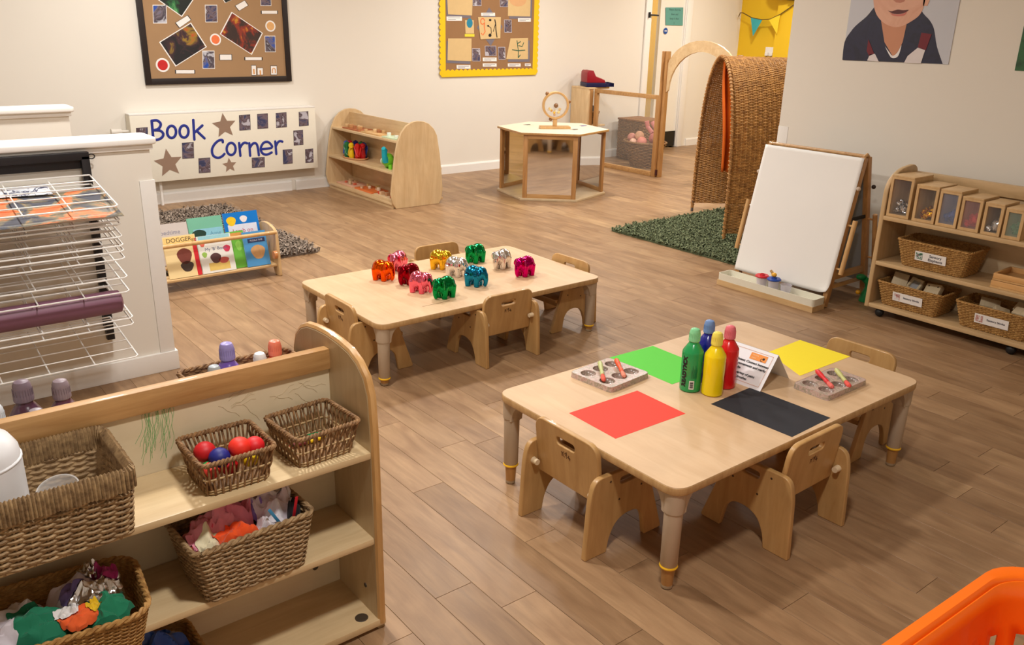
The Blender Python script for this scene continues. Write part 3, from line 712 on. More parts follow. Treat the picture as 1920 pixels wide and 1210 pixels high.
# ================================================================== DOUBLE-SIDED SHELF IN FRONT
X1, X0 = .882, -.30
arch = [(1.603,0),(1.603,.40),(1.605,.56),(1.611,.645),(1.628,.685),(1.66,.712),(1.70,.728),(1.75,.735),(1.81,.738),(1.87,.735),(1.92,.728),(1.96,.712),(1.992,.685),(2.009,.645),(2.015,.56),(2.017,.40),(2.017,0)]
fs = thing('shelf_unit', 'low double-sided wooden shelf unit holding woven baskets of craft scraps', 'shelf', (0,0,0))
pan = tmesh(curve_mesh([arch], .022, .004), YZ)
SHW = wood('shelf_ply', (206,176,130), (228,202,158), 'x', 14, .4, 8, .2, .04)
GREYP = wood('end_panel_ply', (186,160,120), (206,182,142), 'z', 12, .4, 7, .2)
for xx in (X1-.011, X0+.011):
    p = obj('end_panel', pan, GREYP, fs, loc=(xx, 0, 0))
    lip = MB()
    for i in range(len(arch)-1): pass
    lip.tube([(0, a, b) for a, b in arch[1:-1]], .0105, 8); lip.tube([(0, arch[0][0], .02), (0, arch[1][0], arch[1][1])], .0105, 8); lip.tube([(0, arch[-1][0], .02), (0, arch[-2][0], arch[-2][1])], .0105, 8)
    obj('rounded_edge', lip, wood('edge_varnish', (190,142,84), (214,168,108), 'z', 14, .3, 6, .4) if xx > 0 else bpy.data.materials['edge_varnish'], p)
obj('back_panel', MB().box(X0+.02, X1-.02, 1.806, 1.814, .03, .66), wood('cream_board', (222,204,168), (232,216,184), 'x', 8, .45, 4), fs, smooth=False)
rl = obj('top_rail', MB().box(X0+.02, X1-.021, 1.796, 1.824, .652, .706), OAK, fs, bevel=.004)
for z in (.486, .250):
    obj('shelf_board', MB().box(X0+.02, X1-.021, 1.604, 1.806, z, z+.018), SHW, fs, bevel=.005)
    obj('shelf_board', MB().box(X0+.02, X1-.021, 1.814, 2.014, z, z+.018), SHW, fs, bevel=.005)
obj('base_board', MB().box(X0+.004, X1-.001, 1.596, 2.024, .012, .032), SHW, fs, bevel=.004)
obj('skid', MB().box(X0+.02, X1-.02, 1.62, 1.64, 0, .012).box(X0+.02, X1-.02, 1.98, 2.0, 0, .012), SHW, fs)
BOLT = plain((120,112,100), .35, .8, name='bolt_metal')
obj('bolt', MB().lathe([(.0,.033),(.007,.0325),(.015,.0335),(.017,.0325),(.017,.031)], 18, (.829, 1.63, 0)), BOLT, fs)
obj('bolt', MB().tube([(.79, 1.8065, .10), (.79, 1.803, .10)], .008, 12), plain((90,84,76), .4, .6, name='bolt_dark'), fs)
obj('bolt', MB().tube([(.8605, 1.66, .10), (.858, 1.66, .10)], .006, 12), plain((90,84,76), .4, .6, name='bolt_dark'), fs)
scr = MB(); rr = random.Random(11)
for k in range(26):
    x = .452+rr.uniform(-.03,.03); z0_ = .525+rr.uniform(0,.06); cv = rr.uniform(.3,.8)
    pts = [(x-.034*cv*(1-i/11)**2+.003*math.sin(i+k), 1.8056, min(.65, z0_+.0105*i)) for i in range(12)]
    scr.tube(pts, .0005, 4)
_g = obj('green_scribble', scr, plain((150,190,130), .8, name='green_crayon'), fs, smooth=False)
scr = MB()
for k in range(13):
    x = .56+.24*rr.random(); z0_ = .60+.04*rr.random(); a = R(rr.uniform(-60,30))
    scr.tube([(x+.012*i*math.cos(a), 1.8057, min(.65, max(.52, z0_+.012*i*math.sin(a)+.003*math.sin(i*2)))) for i in range(6)], .0005, 4)
_g['kind'] = 'stuff'; _g = obj('brown_scribble', scr, plain((196,176,140), .8, name='pencil'), fs, smooth=False)
_g['kind'] = 'stuff'
S1, S2, S0 = .504, .268, .032
basket('willow_basket', 'small dark willow basket filled with painted balls', (.553, 1.692, S1), 0, .066, .062, .082, .078, .082, WICK, 'upright', step=.0085, r=.0026, cr=.014, rim=.0052, group='small willow baskets')
basket('willow_basket', 'small dark willow basket holding a few crayons', (.758, 1.695, S1), R(4), .066, .062, .082, .078, .080, WICK, 'upright', step=.0085, r=.0026, cr=.014, rim=.0052, group='small willow baskets')
FRUITM = lambda c: plain(c, .5, var=.14, scale=70, bump=.25, name='painted_skin')
for (u, v, z, r_, c, lb) in [(371,851,.582,.0235,(196,24,32),'dark red painted ball beside the blue one'), (413,860,.579,.0228,(28,34,120),'dark blue painted ball in the willow basket'), (456,846,.589,.0242,(232,48,32),'bright red painted ball heaped highest in the basket'),
                             (477,836,.583,.022,(214,28,36),'red painted ball tucked against the basket corner'), (392,880,.556,.018,(30,150,72),'green painted ball low in the willow basket'), (404,892,.556,.020,(232,72,60),'coral red painted ball at the basket front'),
                             (435,880,.552,.019,(196,20,28),'deep red painted ball below the bright red one'), (476,868,.558,.019,(240,206,20),'yellow painted ball in the willow basket')]:
    p = fl(u, v, z)
    p.x = min(max(p.x, .553-.072+r_), .553+.074-r_); p.y = min(max(p.y, 1.692-.066+r_), 1.692+.068-r_)
    b_ = MB().ball((0,0,0), r_, 20, 14, (1,1,.94)); tag(obj('painted_ball', b_, FRUITM(c), loc=(p.x, p.y, z)), lb, 'ball', 'painted balls in the willow basket')
for (a_, b_, c, lb) in [((583,816),(618,808),(20,140,80),'green crayon lying in the willow basket'), ((580,828),(617,817),(240,200,20),'yellow crayon lying in the willow basket'), ((548,836),(585,827),(110,36,28),'dark brown crayon in the willow basket'), ((540,829),(556,838),(190,30,34),'red crayon end in the willow basket')]:
    A, B = fl(a_[0], a_[1], S1+.013), fl(b_[0], b_[1], S1+.013); _dy = min(0, 1.743-max(A.y, B.y)); A.y += _dy; B.y += _dy; A.x -= .010; B.x -= .010
    t = thing('crayon', lb, 'crayon', A, 0, 'crayons in the small basket'); d = B-A; L = d.length; t.rotation_euler = d.to_track_quat('Z', 'Y').to_euler()
    obj('barrel', MB().lathe([(0,0),(.0055,0),(.0055,L*.84)], 12), plain(c, .6, name='wax'), t); obj('tip', MB().lathe([(.0055,L*.84),(.0045,L*.86),(.002,L),(0,L)], 12), plain(c, .6, name='wax'), t)
# large seagrass basket with jug and cup
basket('seagrass_basket', 'large rectangular seagrass basket with a wrapped rim, holding a white jug', (.135, 1.675, S1), 0, .185, .098, .197, .113, .15, SEAG, 'rows', rows=17, step=.026, r=.0036, cr=.022, band=.042, rimmat=SEAGD)
jt = thing('plastic_jug', 'large white translucent plastic jug standing in the seagrass basket', 'jug', (.088, 1.672, S1+.006))
JUG = plain((236,236,238), .35, var=.02, name='milky_plastic', trans=.15, sub=.2)
obj('body', MB().lathe([(0,0),(.072,0),(.079,.006),(.08,.02),(.08,.175),(.077,.205),(.066,.225),(.045,.238),(.026,.243),(.024,.25)], 32), JUG, jt)
obj('mould_line', MB().lathe([(.0795,.183),(.0812,.185),(.0812,.187),(.0795,.189)], 32), JUG, jt)
obj('cap', MB().lathe([(.027,.246),(.028,.249),(.028,.268),(.025,.271),(0,.271)], 24), plain((230,232,236), .4, name='jug_cap'), jt)
CLEARP = glassm('clear_plastic', (.86,.86,.86), .12, .32)
ct = thing('plastic_cup', 'clear plastic cup tilted inside the seagrass basket', 'cup', (.229, 1.667, S1+.013), rot=(R(14), R(-10), 0))
m = MB().lathe([(0,0),(.026,0),(.037,.098),(.0385,.098),(.0385,.1015),(.036,.1015),(.025,.003),(0,.003)], 28); obj('cup_wall', m, CLEARP, ct)
sp = thing('chalk_stick', 'white stick leaning on the clear cup', 'stick', (.207, 1.596, S1+.009)); sp.rotation_euler = Vector((-.031,.019,.103)).to_track_quat('Z', 'Y').to_euler()
obj('shaft', MB().lathe([(0,0),(.006,.001),(.007,.004),(.007,.106),(.005,.109),(0,.109)], 14), plain((236,230,216), .5, name='bone_white'), sp)
# scrap basket on the middle shelf
basket('seagrass_basket', 'seagrass basket heaped with pink tissue and orange felt', (.562, 1.672, S2), R(3), .112, .072, .138, .083, .138, SEAG, 'rows', rows=22, step=.022, r=.003, cr=.016, rim=.006, rimmat=SEAG)
pink = (238,150,170); GS = 'craft scraps in the tissue basket'
sc = [('tissue_scrap',(.475,1.665,.34),(.060,.05,.062),pink,1,'pale pink crumpled tissue at the basket end'), ('tissue_scrap',(.545,1.685,.355),(.050,.042,.066),(240,140,165),2,'pink crumpled tissue standing tall in the basket'),
      ('tissue_scrap',(.495,1.69,.37),(.04,.03,.04),(226,90,120),3,'deep pink crumpled tissue in the basket'), ('tissue_scrap',(.640,1.685,.35),(.058,.045,.066),(228,214,224),4,'white crumpled tissue beside the pink one'),
      ('tissue_scrap',(.602,1.70,.365),(.032,.032,.05),(140,110,190),5,'lilac crumpled tissue between pink and white ones'), ('tissue_scrap',(.668,1.71,.385),(.035,.03,.04),(236,232,236),6,'white crumpled tissue near the basket corner'),
      ('tissue_scrap',(.683,1.655,.37),(.022,.024,.04),(24,22,26),7,'black crumpled scrap in the seagrass basket'), ('tissue_scrap',(.615,1.632,.365),(.036,.024,.032),(226,220,226),8,'white and grey crumpled scrap at the basket front'),
      ('tissue_scrap',(.478,1.625,.355),(.034,.026,.030),(236,226,190),9,'cream crumpled scrap at the basket front'), ('tissue_scrap',(.452,1.64,.36),(.024,.026,.026),(206,60,40),10,'red crumpled scrap at the basket end')]
for n_, l_, s_, c_, sd, lb in sc: crumple(n_, lb, 'scrap', l_, s_, c_, sd, group=GS)
crumple('felt_piece', 'bright orange folded felt lying in the tissue basket', 'felt', (.535,1.625,.372), (.046,.030,.034), (244,88,30), 21, .9, group=GS, fine=3)
for (x, y, c, lb, rx) in [(.662,1.622,(190,24,40),'red craft stick standing in the tissue basket',8), (.640,1.62,(70,150,200),'blue craft stick leaning in the tissue basket',-28)]:
    o = obj('craft_stick', MB().box(-.0035,.0035,-.001,.001,0,.075), plain(c, .6, name='stick_paint'), loc=(x, y, .375), rot=(R(8), R(rx), 0), bevel=.0009); tag(o, lb, 'stick', GS)
# scrap basket at the left of the middle shelf
basket('wicker_basket', 'wide brown wicker basket of foil and tissue scraps', (.165, 1.635, S2), R(-6), .145, .095, .165, .112, .10, WICKG, 'rows', rows=22, step=.014, r=.0021, cr=.05, rim=.006, rimmat=WICKG)
GT = 'craft scraps in the wicker basket'; 
sc = [((.10,1.66,.315),(.07,.05,.05),(222,216,220),31,.7,0,'white crumpled tissue in the wicker basket'), ((.215,1.675,.325),(.055,.045,.042),(226,212,222),32,.7,0,'pale pink tissue at the wicker basket back'),
      ((.135,1.61,.33),(.065,.04,.036),(20,120,86),33,.8,0,'dark green ribbed paper in the wicker basket'), ((.245,1.60,.325),(.055,.035,.034),(24,128,90),34,.8,0,'green ribbed paper beside silver foil'),
      ((.268,1.645,.345),(.034,.03,.03),(226,226,228),35,.2,1,'silver foil scrap near the wicker basket corner'), ((.225,1.625,.35),(.034,.03,.028),(220,220,222),36,.2,1,'silver foil scrap in the middle of the scraps'),
      ((.255,1.70,.345),(.03,.026,.034),(214,212,216),37,.2,1,'silver foil scrap at the wicker basket back'), ((.278,1.675,.35),(.02,.03,.03),(180,40,120),38,.6,0,'magenta scrap in the wicker basket'),
      ((.20,1.58,.345),(.034,.02,.02),(240,100,40),39,.8,0,'orange scrap at the wicker basket front'), ((.185,1.60,.358),(.022,.018,.016),(236,232,230),40,.8,0,'small white scrap lying on green paper'),
      ((.205,1.65,.352),(.026,.02,.02),(120,100,160),41,.7,0,'violet scrap among the foil'), ((.232,1.59,.36),(.012,.012,.012),(236,196,30),42,.7,0,'small yellow scrap beside the orange one'), ((.05,1.60,.33),(.05,.04,.03),(214,206,214),43,.7,0,'white tissue beside the dark green paper')]
for l_, s_, c_, sd, ro, me_, lb in sc: crumple('paper_scrap', lb, 'scrap', l_, s_, c_, sd, ro, me_, GT, fine=14 if me_ else 9)
# scraps stay inside their basket and lie on one another instead of passing through
from mathutils.bvhtree import BVHTree
def settle(names, loc, rz, bw, bd, tw, td, h, wall, cr):
    M = Matrix.Translation(loc) @ Matrix.Rotation(rz, 4, 'Z'); Mi = M.inverted(); under = []
    for o in names:
        ow = Matrix.Translation(o.location) @ o.rotation_euler.to_matrix().to_4x4(); oi = ow.inverted(); me = o.data
        for v in me.vertices:
            p = Mi @ (ow @ v.co); q = min(max(p.z/h, 0), 1); out = 0 if p.z < h+.012 else .012
            w, d = bw+(tw-bw)*q-wall+out, bd+(td-bd)*q-wall+out
            p.x = min(max(p.x, -w), w); p.y = min(max(p.y, -d), d); p.z = max(p.z, .008)
            ax, ay = abs(p.x)-(w-cr), abs(p.y)-(d-cr)
            if ax > 0 and ay > 0 and math.hypot(ax, ay) > cr:
                k = cr/math.hypot(ax, ay); p.x = math.copysign(w-cr+ax*k, p.x); p.y = math.copysign(d-cr+ay*k, p.y)
            g = M @ p
            for tr in under:
                hit = tr.ray_cast(Vector((g.x, g.y, 2.0)), Vector((0, 0, -1)))[0]
                if hit is not None and g.z < hit.z+.004: g.z = hit.z+.004
            v.co = oi @ g
        me.update(); under.append(BVHTree.FromPolygons([ow @ v.co for v in me.vertices], [tuple(f.vertices) for f in me.polygons]))
_by = lambda g: [o for o in COL.objects if o.type == 'MESH' and o.get('group') == g and o['category'] != 'stick']
_gs = _by(GS); _order = [2, 9, 4, 6, 3, 1, 0, 5, 7, 8, 10]          # lowest in the heap first
settle([_gs[i] for i in _order], (.562, 1.672, S2), R(3), .112, .072, .138, .083, .138, .011, .014)
settle(_by(GT), (.165, 1.635, S2), R(-6), .145, .095, .165, .112, .10, .010, .045)
# blue bag in a basket on the base board
basket('wicker_basket', 'wicker basket holding a blue plastic bag on the lowest shelf', (.345, 1.70, S0), 0, .085, .07, .10, .085, .085, WICKG, 'rows', rows=18, step=.014, r=.0021, cr=.03, rim=.0055, rimmat=WICKG)
crumple('plastic_bag', 'crumpled shiny blue plastic bag in the lowest basket', 'bag', (.352, 1.69, S0+.03), (.07,.055,.075), (20,70,160), 51, .25)
# bottles on the far side of the unit, standing in a basket
basket('wicker_basket', 'wicker basket behind the top rail with lilac and orange bottles', (.695, 1.916, S1), 0, .125, .072, .142, .088, .142, WICK, 'rows', rows=26, step=.014, r=.0024, cr=.02, rim=.0055, rimmat=WICK)
GB = 'paint bottles behind the top rail'
def bb(x, y, c, cc, s, lb, z=S1+.006): paint_bottle(lb, (x, y, z), c, cc, s, group=GB)
bb(.657, 1.935, (112,84,176), (150,140,200), 1.07, 'lilac paint bottle in the basket behind the rail'); bb(.722, 1.895, (226,226,228), (236,236,238), .93, 'white capped bottle between lilac and orange ones')
bb(.778, 1.935, (232,70,20), (240,130,100), .97, 'orange paint bottle in the basket behind the rail'); bb(.607, 1.888, (140,150,160), (170,178,184), .91, 'grey capped bottle beside the lilac one')
bb(.216, 1.925, (76,44,62), (120,104,116), 1.14, 'dark plum paint bottle behind the rail, taller of the pair'); bb(.288, 1.925, (92,52,72), (140,124,132), 1.06, 'plum paint bottle behind the rail beside the taller plum one')
bb(.225, 1.856, (96,62,84), (150,140,148), .93, 'small mauve bottle in front of the plum bottles'); bb(.158, 1.90, (150,180,214), (220,226,232), .98, 'pale blue bottle beside the plum bottles')
# ================================================================== DRYING RACK
rk = thing('drying_rack', 'white wire drying rack with many shelves on the half wall', 'rack', (0,0,0))
BAR = plain((38,36,38), .45, .3, name='dark_steel'); WIRE = plain((236,234,230), .35, var=.02, name='white_wire')
obj('rack_frame', MB().box(-.45, .765, 3.585, 3.612, .935, .965).box(.735, .765, 3.585, 3.612, .20, .95).box(-.45, -.42, 3.585, 3.612, .2, .95), BAR, rk, bevel=.003)
obj('wall_bracket', MB().box(-.43, .75, 3.612, 3.63, .90, .95), BAR, rk); obj('wall_bracket', MB().box(.735,.765,3.612,3.63,.25,.3), BAR, rk)
obj('hook', MB().tube([(.76, 3.60, .945)]+[(.775+.012*math.cos(a), 3.60, .945+.009*math.sin(a)) for a in [2.6-.5*i for i in range(11)]], .0022, 6), BAR, rk)
YB, YF = 3.58, 3.205
def wire_shelf(zb, zf, xr=.755, yf=YF):
    m = MB(); xl = -.44
    def P(x, q, dz=0): return (x, YB+(yf-YB)*q, zb+(zf-zb)*q+dz)
    m.tube([P(xl,0), P(xr,0)], .003, 6); m.tube([P(xl,1), P(xr-.012,1), P(xr,.97), P(xr,0)], .003, 6); m.tube([P(xl,0), P(xl,1)], .003, 6)
    for q in (.2,.4,.6,.8): m.tube([P(xl,q), P(xr,q)], .0024, 5)
    x = xr-.15
    while x > xl: m.tube([P(x,0,-.004), P(x,1,-.004)], .0024, 5); x -= .15
    return obj('wire_shelf', m, WIRE, rk)
for zf in (.823, .788, .771, .756, .711, .679, .658, .63, .56, .506, .404, .378): wire_shelf(zf+.055, zf)
wire_shelf(.30, .25)
PNT = painted('wet_painting', (46,48,62), [(54,56,70), (124,112,80), (214,120,60), (232,100,40)], 8, .5, (.42,.5,.545,.6), const=False)
PNT2 = painted('white_painting', (224,222,222), [(214,214,218), (60,62,90), (200,204,210), (40,60,120)], 10, .5, (.45,.58,.62,.7))
def sheet(name, lb, x0, x1, q0, q1, zb, zf, mat, dz=.0078):
    m = MB().grid(lambda u, v: (x0+(x1-x0)*u, YB+(YF-YB)*(q0+(q1-q0)*v), zb+(zf-zb)*(q0+(q1-q0)*v)+dz+.003*math.sin(7*u+3*v)), 14, 10)
    o = obj(name, m, mat); s = o.modifiers.new('t', 'SOLIDIFY'); s.thickness = .0008; return tag(o, lb, 'painting', 'paintings on the drying rack')
sheet('painting', 'dark painting with orange swirls under the top wire shelf', .30, .765, .22, 1.06, .843, .788, PNT); sheet('painting', 'dark orange swirled painting beside the other one under the top shelf', -.42, .27, .25, 1.02, .843, .788, PNT, .0085)
sheet('painting', 'white sheet with dark blue paint marks at the back of the rack', -.2, .60, -.0, .3, .843, .788, PNT2, .014); sheet('painting', 'navy painted sheet below the swirled paintings', -.42, .33, .3, 1.05, .826, .771, painted('navy_sheet', (40,44,74), [(52,56,92),(36,40,66),(60,64,100),(44,48,80)], 6, .5, const=False))
rp = thing('paper_roll', 'mauve roll of paper lying across the drying rack', 'roll', (0, 3.262, .4592))
obj('roll_surface', MB().tube([(-.44,0,0),(.70,0,0),(.728,0,0),(.735,0,0)], [.043,.043,.041,.03], 28), plain((124,82,102), .45, var=.08, scale=6, name='mauve_paper'), rp)
# ================================================================== BACK WALL BOARDS
PHOTO = painted('snapshot', (34,32,40), [(60,66,100), (120,104,112), (70,50,56), (190,186,196)], 13, .4, (.4,.48,.55,.63), const=False)
PHOTOB = painted('blue_snapshot', (44,42,54), [(36,80,170), (120,110,120), (60,50,60), (190,190,200)], 9, .4, (.4,.5,.57,.63), const=False)
NIGHT = painted('firework_painting', (22,22,26), [(26,24,28), (70,40,44), (150,120,40), (200,60,40)], 8, .6, (.45,.55,.62,.72), const=False)
NIGHTG = painted('green_firework_painting', (18,24,22), [(22,30,26), (40,110,60), (110,180,110), (60,140,80)], 5, .6, (.52,.6,.68,.76), const=False)
NIGHTY = painted('bright_firework_painting', (22,22,26), [(60,40,34), (150,50,30), (210,160,40), (200,50,40)], 5, .6, (.48,.56,.62,.72), const=False)
CARDW = plain((240,236,232), .6, var=.015, name='white_card'); GREYC = plain((118,112,122), .8, var=.03, name='grey_card'); DARKC = plain((40,36,40), .8, name='dark_card')
TANP = plain((214,184,132), .8, var=.06, scale=20, name='tan_paper'); INKB = plain((70,70,96), .8, name='print_ink')
def wall_quad(uvs, Y): return [onY(u, v, Y) for u, v in uvs]
def pinned(name, label, cat, uvs, Y, base, prn=None, inset=.1, group=None, lines=0, th=.0012, part='printed_face'):
    ps = wall_quad(uvs, Y); c = sum(ps, Vector())/len(ps)
    o = thing(name, label, cat, (c.x, Y, c.z), 0, group)
    q = [(p.x-c.x, p.z-c.z) for p in ps]
    obj('sheet', MB().prism(q, 'xz', -th, 0), base, o, smooth=False)
    if prn is not None: obj(part, MB().prism([(a*(1-inset), b*(1-inset)) for a, b in q], 'xz', -th-.0006, -th), prn, o, smooth=False)
    if lines:
        e = Vector((q[1][0]-q[0][0], q[1][1]-q[0][1])); d = Vector((q[3][0]-q[0][0], q[3][1]-q[0][1])); m = MB()
        for k in range(lines):
            a = Vector(q[0])+e*.1+d*((k+.8)/(lines+.6)); b = a+e*(.78 if k < lines-1 else .5)
            m.bar((a.x, -th-.0008, a.y), (b.x, -th-.0008, b.y), .0004, .003, (0,0,1))
        obj('text_lines', m, INKB, o, smooth=False)
    return o
def R4(x0, y0, x1, y1, s=0): return [(x0, y0), (x1, y0-s), (x1+(y1-y0)*.03, y1-s), (x0+(y1-y0)*.03, y1)]
def board(name, label, x0, x1, z0, z1, fr, fmat, bmat):
    t = thing(name, label, 'notice board', ((x0+x1)/2, WB-.002, z0)); w = (x1-x0)/2; h = z1-z0
    obj('backing', MB().box(-w, w, -.012, 0, 0, h), bmat, t, smooth=False)
    if fr:
        for nm, b in (('frame_bar', (-w-.004, -w+fr, -.022, 0, -.004, h+.004)), ('frame_bar', (w-fr, w+.004, -.022, 0, -.004, h+.004)), ('frame_bar', (-w+fr, w-fr, -.022, 0, -.004, fr)), ('frame_bar', (-w+fr, w-fr, -.022, 0, h-fr, h+.004))):
            obj(nm, MB().box(*b), fmat, t, bevel=.002)
    return t
board('notice_board', 'brown notice board with a black frame and dark firework paintings', 2.012, 3.215, .945, 1.85, .042, plain((36,26,24), .5, name='black_frame'), plain((164,130,94), .85, var=.06, scale=9, name='brown_backing'))
YP = WB-.0142; GP = 'papers on the black framed board'
pinned('painting_sheet', 'dark painting with green burst hung at an angle', 'painting', [(296,0),(341,32),(368,-8),(322,-40)], YP, CARDW, NIGHTG, .07, GP)
pinned('painting_sheet', 'dark painting with purple haze hung at an angle', 'painting', [(298,79),(358,42),(388,88),(329,125)], YP, CARDW, NIGHT, .06, GP)
pinned('painting_sheet', 'dark painting with red and yellow bursts', 'painting', [(412,64),(434,22),(493,62),(472,103)], YP, CARDW, NIGHTY, .06, GP)
pinned('painting_sheet', 'dark painting showing only its lowest corner', 'painting', [(418,0),(422,6),(460,-12),(450,-30)], YP, CARDW, NIGHTG, .07, GP)
for q, lb, m in [((286,9,312,44),'snapshot of a blue coat beside the green burst painting',PHOTOB), ((384,9,407,42),'snapshot between the two angled paintings',PHOTO), ((496,67,516,98),'snapshot with bright blue top near the board frame',PHOTOB), ((379,95,402,129),'snapshot below the orange disc',PHOTOB), ((488,-8,508,11),'snapshot with red corner beside a thin caption',PHOTO)]:
    pinned('snapshot', lb, 'photo', R4(*q), YP, CARDW, m, .08, GP)
for uv, lb, n in [([(328,43),(352,28),(359,37),(336,53)],'tilted white caption above the purple haze painting',3), ([(440,11),(459,0),(466,10),(448,21)],'tilted white caption above the red and yellow painting',3), (R4(489,20,521,26),'thin white caption above the tan disc',1), (R4(411,102,435,113),'white caption with dark edge below the orange disc',2), (R4(458,107,492,113),'thin white caption below the bursts painting',1), (R4(328,131,366,138),'thin white caption beside the red disc',1)]:
    pinned('caption_label', lb, 'label', uv, YP, DARKC, CARDW, .1, GP, 0)
for (u, v, r_, c, lb) in [(404,74,10,(236,120,70),'orange painted disc on the framed board'), (507,49,9.5,(222,170,110),'tan painted disc on the framed board'), (305,122,12,(196,36,36),'red painted disc on the framed board')]:
    p = onY(u, v, YP); k = r_/FPX*proj(p)[2]; t = thing('painted_disc', lb, 'disc', p, 0, 'painted discs')
    obj('disc', tmesh(MB().lathe([(k*1.05,0),(k*1.05,.001)], 28).mesh('d'), Matrix.Rotation(R(90), 4, 'X')), CARDW, t)
    obj('paint_spot', tmesh(MB().lathe([(k*.78,.001),(k*.78,.0018)], 24).mesh('d'), Matrix.Rotation(R(90), 4, 'X')), plain(c, .6, var=.2, scale=30, name='disc_paint'), t)
for q, lb in [((471,122,480,142),'small white card showing a numeral one'), ((482,127,493,141),'small card with a tan arch beside the numeral card'), ((507,123,519,141),'small card with a tan arch on its own near the frame')]:
    o = pinned('number_card', lb, 'card', R4(*q), YP, DARKC, CARDW, .1, GP)
    m = MB()
    if 'numeral' in lb: m.box(-.006,.006,-.0026,-.0019,-.03,.01)
    else: m.tube([(-.013,-.0022,-.022),(-.013,-.0022,.006)]+[(-.013*math.cos(a), -.0022, .006+.011*math.sin(a)) for a in (.5,1.0,1.57,2.1,2.6)]+[(.013,-.0022,.006),(.013,-.0022,-.022)], .004, 4)
    obj('printed_shape', m, plain((214,150,80), .7, name='tan_print'), o, smooth=False)
# yellow bordered board
yb = board('notice_board', 'brown notice board with a scalloped yellow border and tan drawings', 4.765, 5.955, .955, 1.85, 0, None, plain((150,112,76), .85, var=.08, scale=8, name='brown_paper'))
YBD = plain((244,200,12), .6, var=.03, name='yellow_border'); w, h = .595, .895
def scallop(L, wd, inner):
    n = int(L/.05); pts = [(0, 0)]; edge = []
    for k in range(n):
        for j in range(5):
            a = math.pi*j/5; edge.append((L*(k+j/5)/n, wd+.016*math.sin(a)))
    edge.append((L, wd)); return [(0, 0), (L, 0)] + edge[::-1]
for nm, f in (('border_strip', lambda a, b: (a-w-.0, b-.012)), ('border_strip', lambda a, b: (-w+.050-b+.0, a)), ('border_strip', lambda a, b: (w-.050+b, a))):
    L = 2*w if f(1, 0)[0] != f(0, 0)[0] else h
    poly = [f(a, b) for a, b in scallop(L, .055, 1)]
    obj(nm, MB().prism(poly, 'xz', -.0138 if L > 1 else -.0132, -.012), YBD, yb, smooth=False)
YQ = WB-.0144; GQ = 'papers on the yellow bordered board'
pinned('backing_card', 'grey diamond card behind the middle drawing', 'card', [(894,52),(917,14),(942,50),(920,86)], YQ, GREYC, None, 0, GQ)
for uv, lb in [([(838,-10),(886,-10),(885,29),(840,27)],'tan paper with a faint mark above a caption'), ([(953,-10),(995,-10),(994,31),(952,30)],'tan paper with a pink smudge near the border'), ([(840,72),(884,72),(884,115),(839,113)],'blank tan paper above the lowest caption'), ([(957,72),(990,71),(990,111),(949,111)],'tan paper with a green tree drawing')]:
    g = [(u-2.5 if u < 920 else u+3, v+5) for u, v in uv]
    pinned('backing_card', 'grey card behind '+lb.replace('tan paper','the tan paper'), 'card', g, YQ, GREYC, None, 0, GQ)
    o = pinned('drawing_sheet', lb, 'drawing', uv, YQ-.002, TANP, None, 0, GQ)
    if 'tree' in lb:
        m = MB()
        for pts in ([(0,-.09),(.0,-.02),(-.02,.08)], [(-.08,-.01),(.0,-.02),(.09,-.015)], [(.0,.03),(.05,.02),(.07,.06)], [(-.01,.05),(.03,.07)], [(0,-.09),(.03,-.06)]): m.tube([(a, -.0016, b) for a, b in pts], .005, 5)
        me = m.mesh('q'); me.transform(Matrix.Translation((0,-.0018,0)) @ Matrix.Diagonal((1,.1,1,1))); obj('tree_strokes', me, plain((50,92,70), .8, name='green_chalk'), o)
    if 'pink' in lb: obj('smudge', MB().prism([(.11*math.cos(a)-.02, .05+.06*math.sin(a)) for a in [i*.52 for i in range(12)]], 'xz', -.0016, -.0012), plain((216,168,120), .8, name='pink_chalk'), o, smooth=False)
o = pinned('drawing_sheet', 'tan paper with orange and black squiggles in the board middle', 'drawing', [(896,32),(939,32),(938,72),(901,74)], YQ-.004, TANP, None, 0, GQ)
m = MB().tube([(-.115+.030*math.cos(a), -.0016, .09+.04*math.sin(a)) for a in [i*.6 for i in range(11)]]+[(-.09,-.0016,.02),(-.075,-.0016,-.05),(-.11,-.0016,-.1),(-.135,-.0016,-.07)], .007, 5); me = m.mesh('q'); me.transform(Matrix.Translation((0,-.0018,0)) @ Matrix.Diagonal((.8,.1,.68,1))); obj('orange_squiggle', me, plain((232,110,50), .8, name='orange_chalk'), o)
m = MB().tube([(.07,-.0016,.12),(.085,-.0016,.06),(.09,-.0016,-.02),(.11,-.0016,-.13)], .008, 5).tube([(.085,-.0016,.07),(.05,-.0016,-.05)], .005, 5).tube([(-.03,-.0016,.03),(.015,-.0016,0),(.02,-.0016,-.07),(-.0,-.0016,-.1)], .005, 5).ball((-.0,-.0018,.11), .02, 10, 6, (1,.05,.8)).ball((-.03,-.0018,.03), .016, 10, 6, (1,.05,.8)).ball((.0,-.0018,-.1), .024, 10, 6, (1,.05,1))
me = m.mesh('q'); me.transform(Matrix.Translation((0,-.0018,0)) @ Matrix.Diagonal((.8,.1,.68,1))); obj('black_squiggle', me, plain((30,24,24), .8, name='black_chalk'), o)
for q, lb in [((886,-6,902,11),'snapshot beside the upper tan paper'), ((937,-6,952,13),'snapshot beside the pink smudged paper'), ((945,37,959,61),'snapshot beside the squiggle drawing'), ((885,91,900,115),'snapshot next to the blank tan paper'), ((909,86,930,105),'wide snapshot under the squiggle drawing'), ((934,88,947,112),'snapshot next to the tree drawing')]:
    pinned('snapshot', lb, 'photo', R4(*q), YQ-.001, plain((200,196,206), .5, name='photo_edge'), PHOTO, .08, GQ)
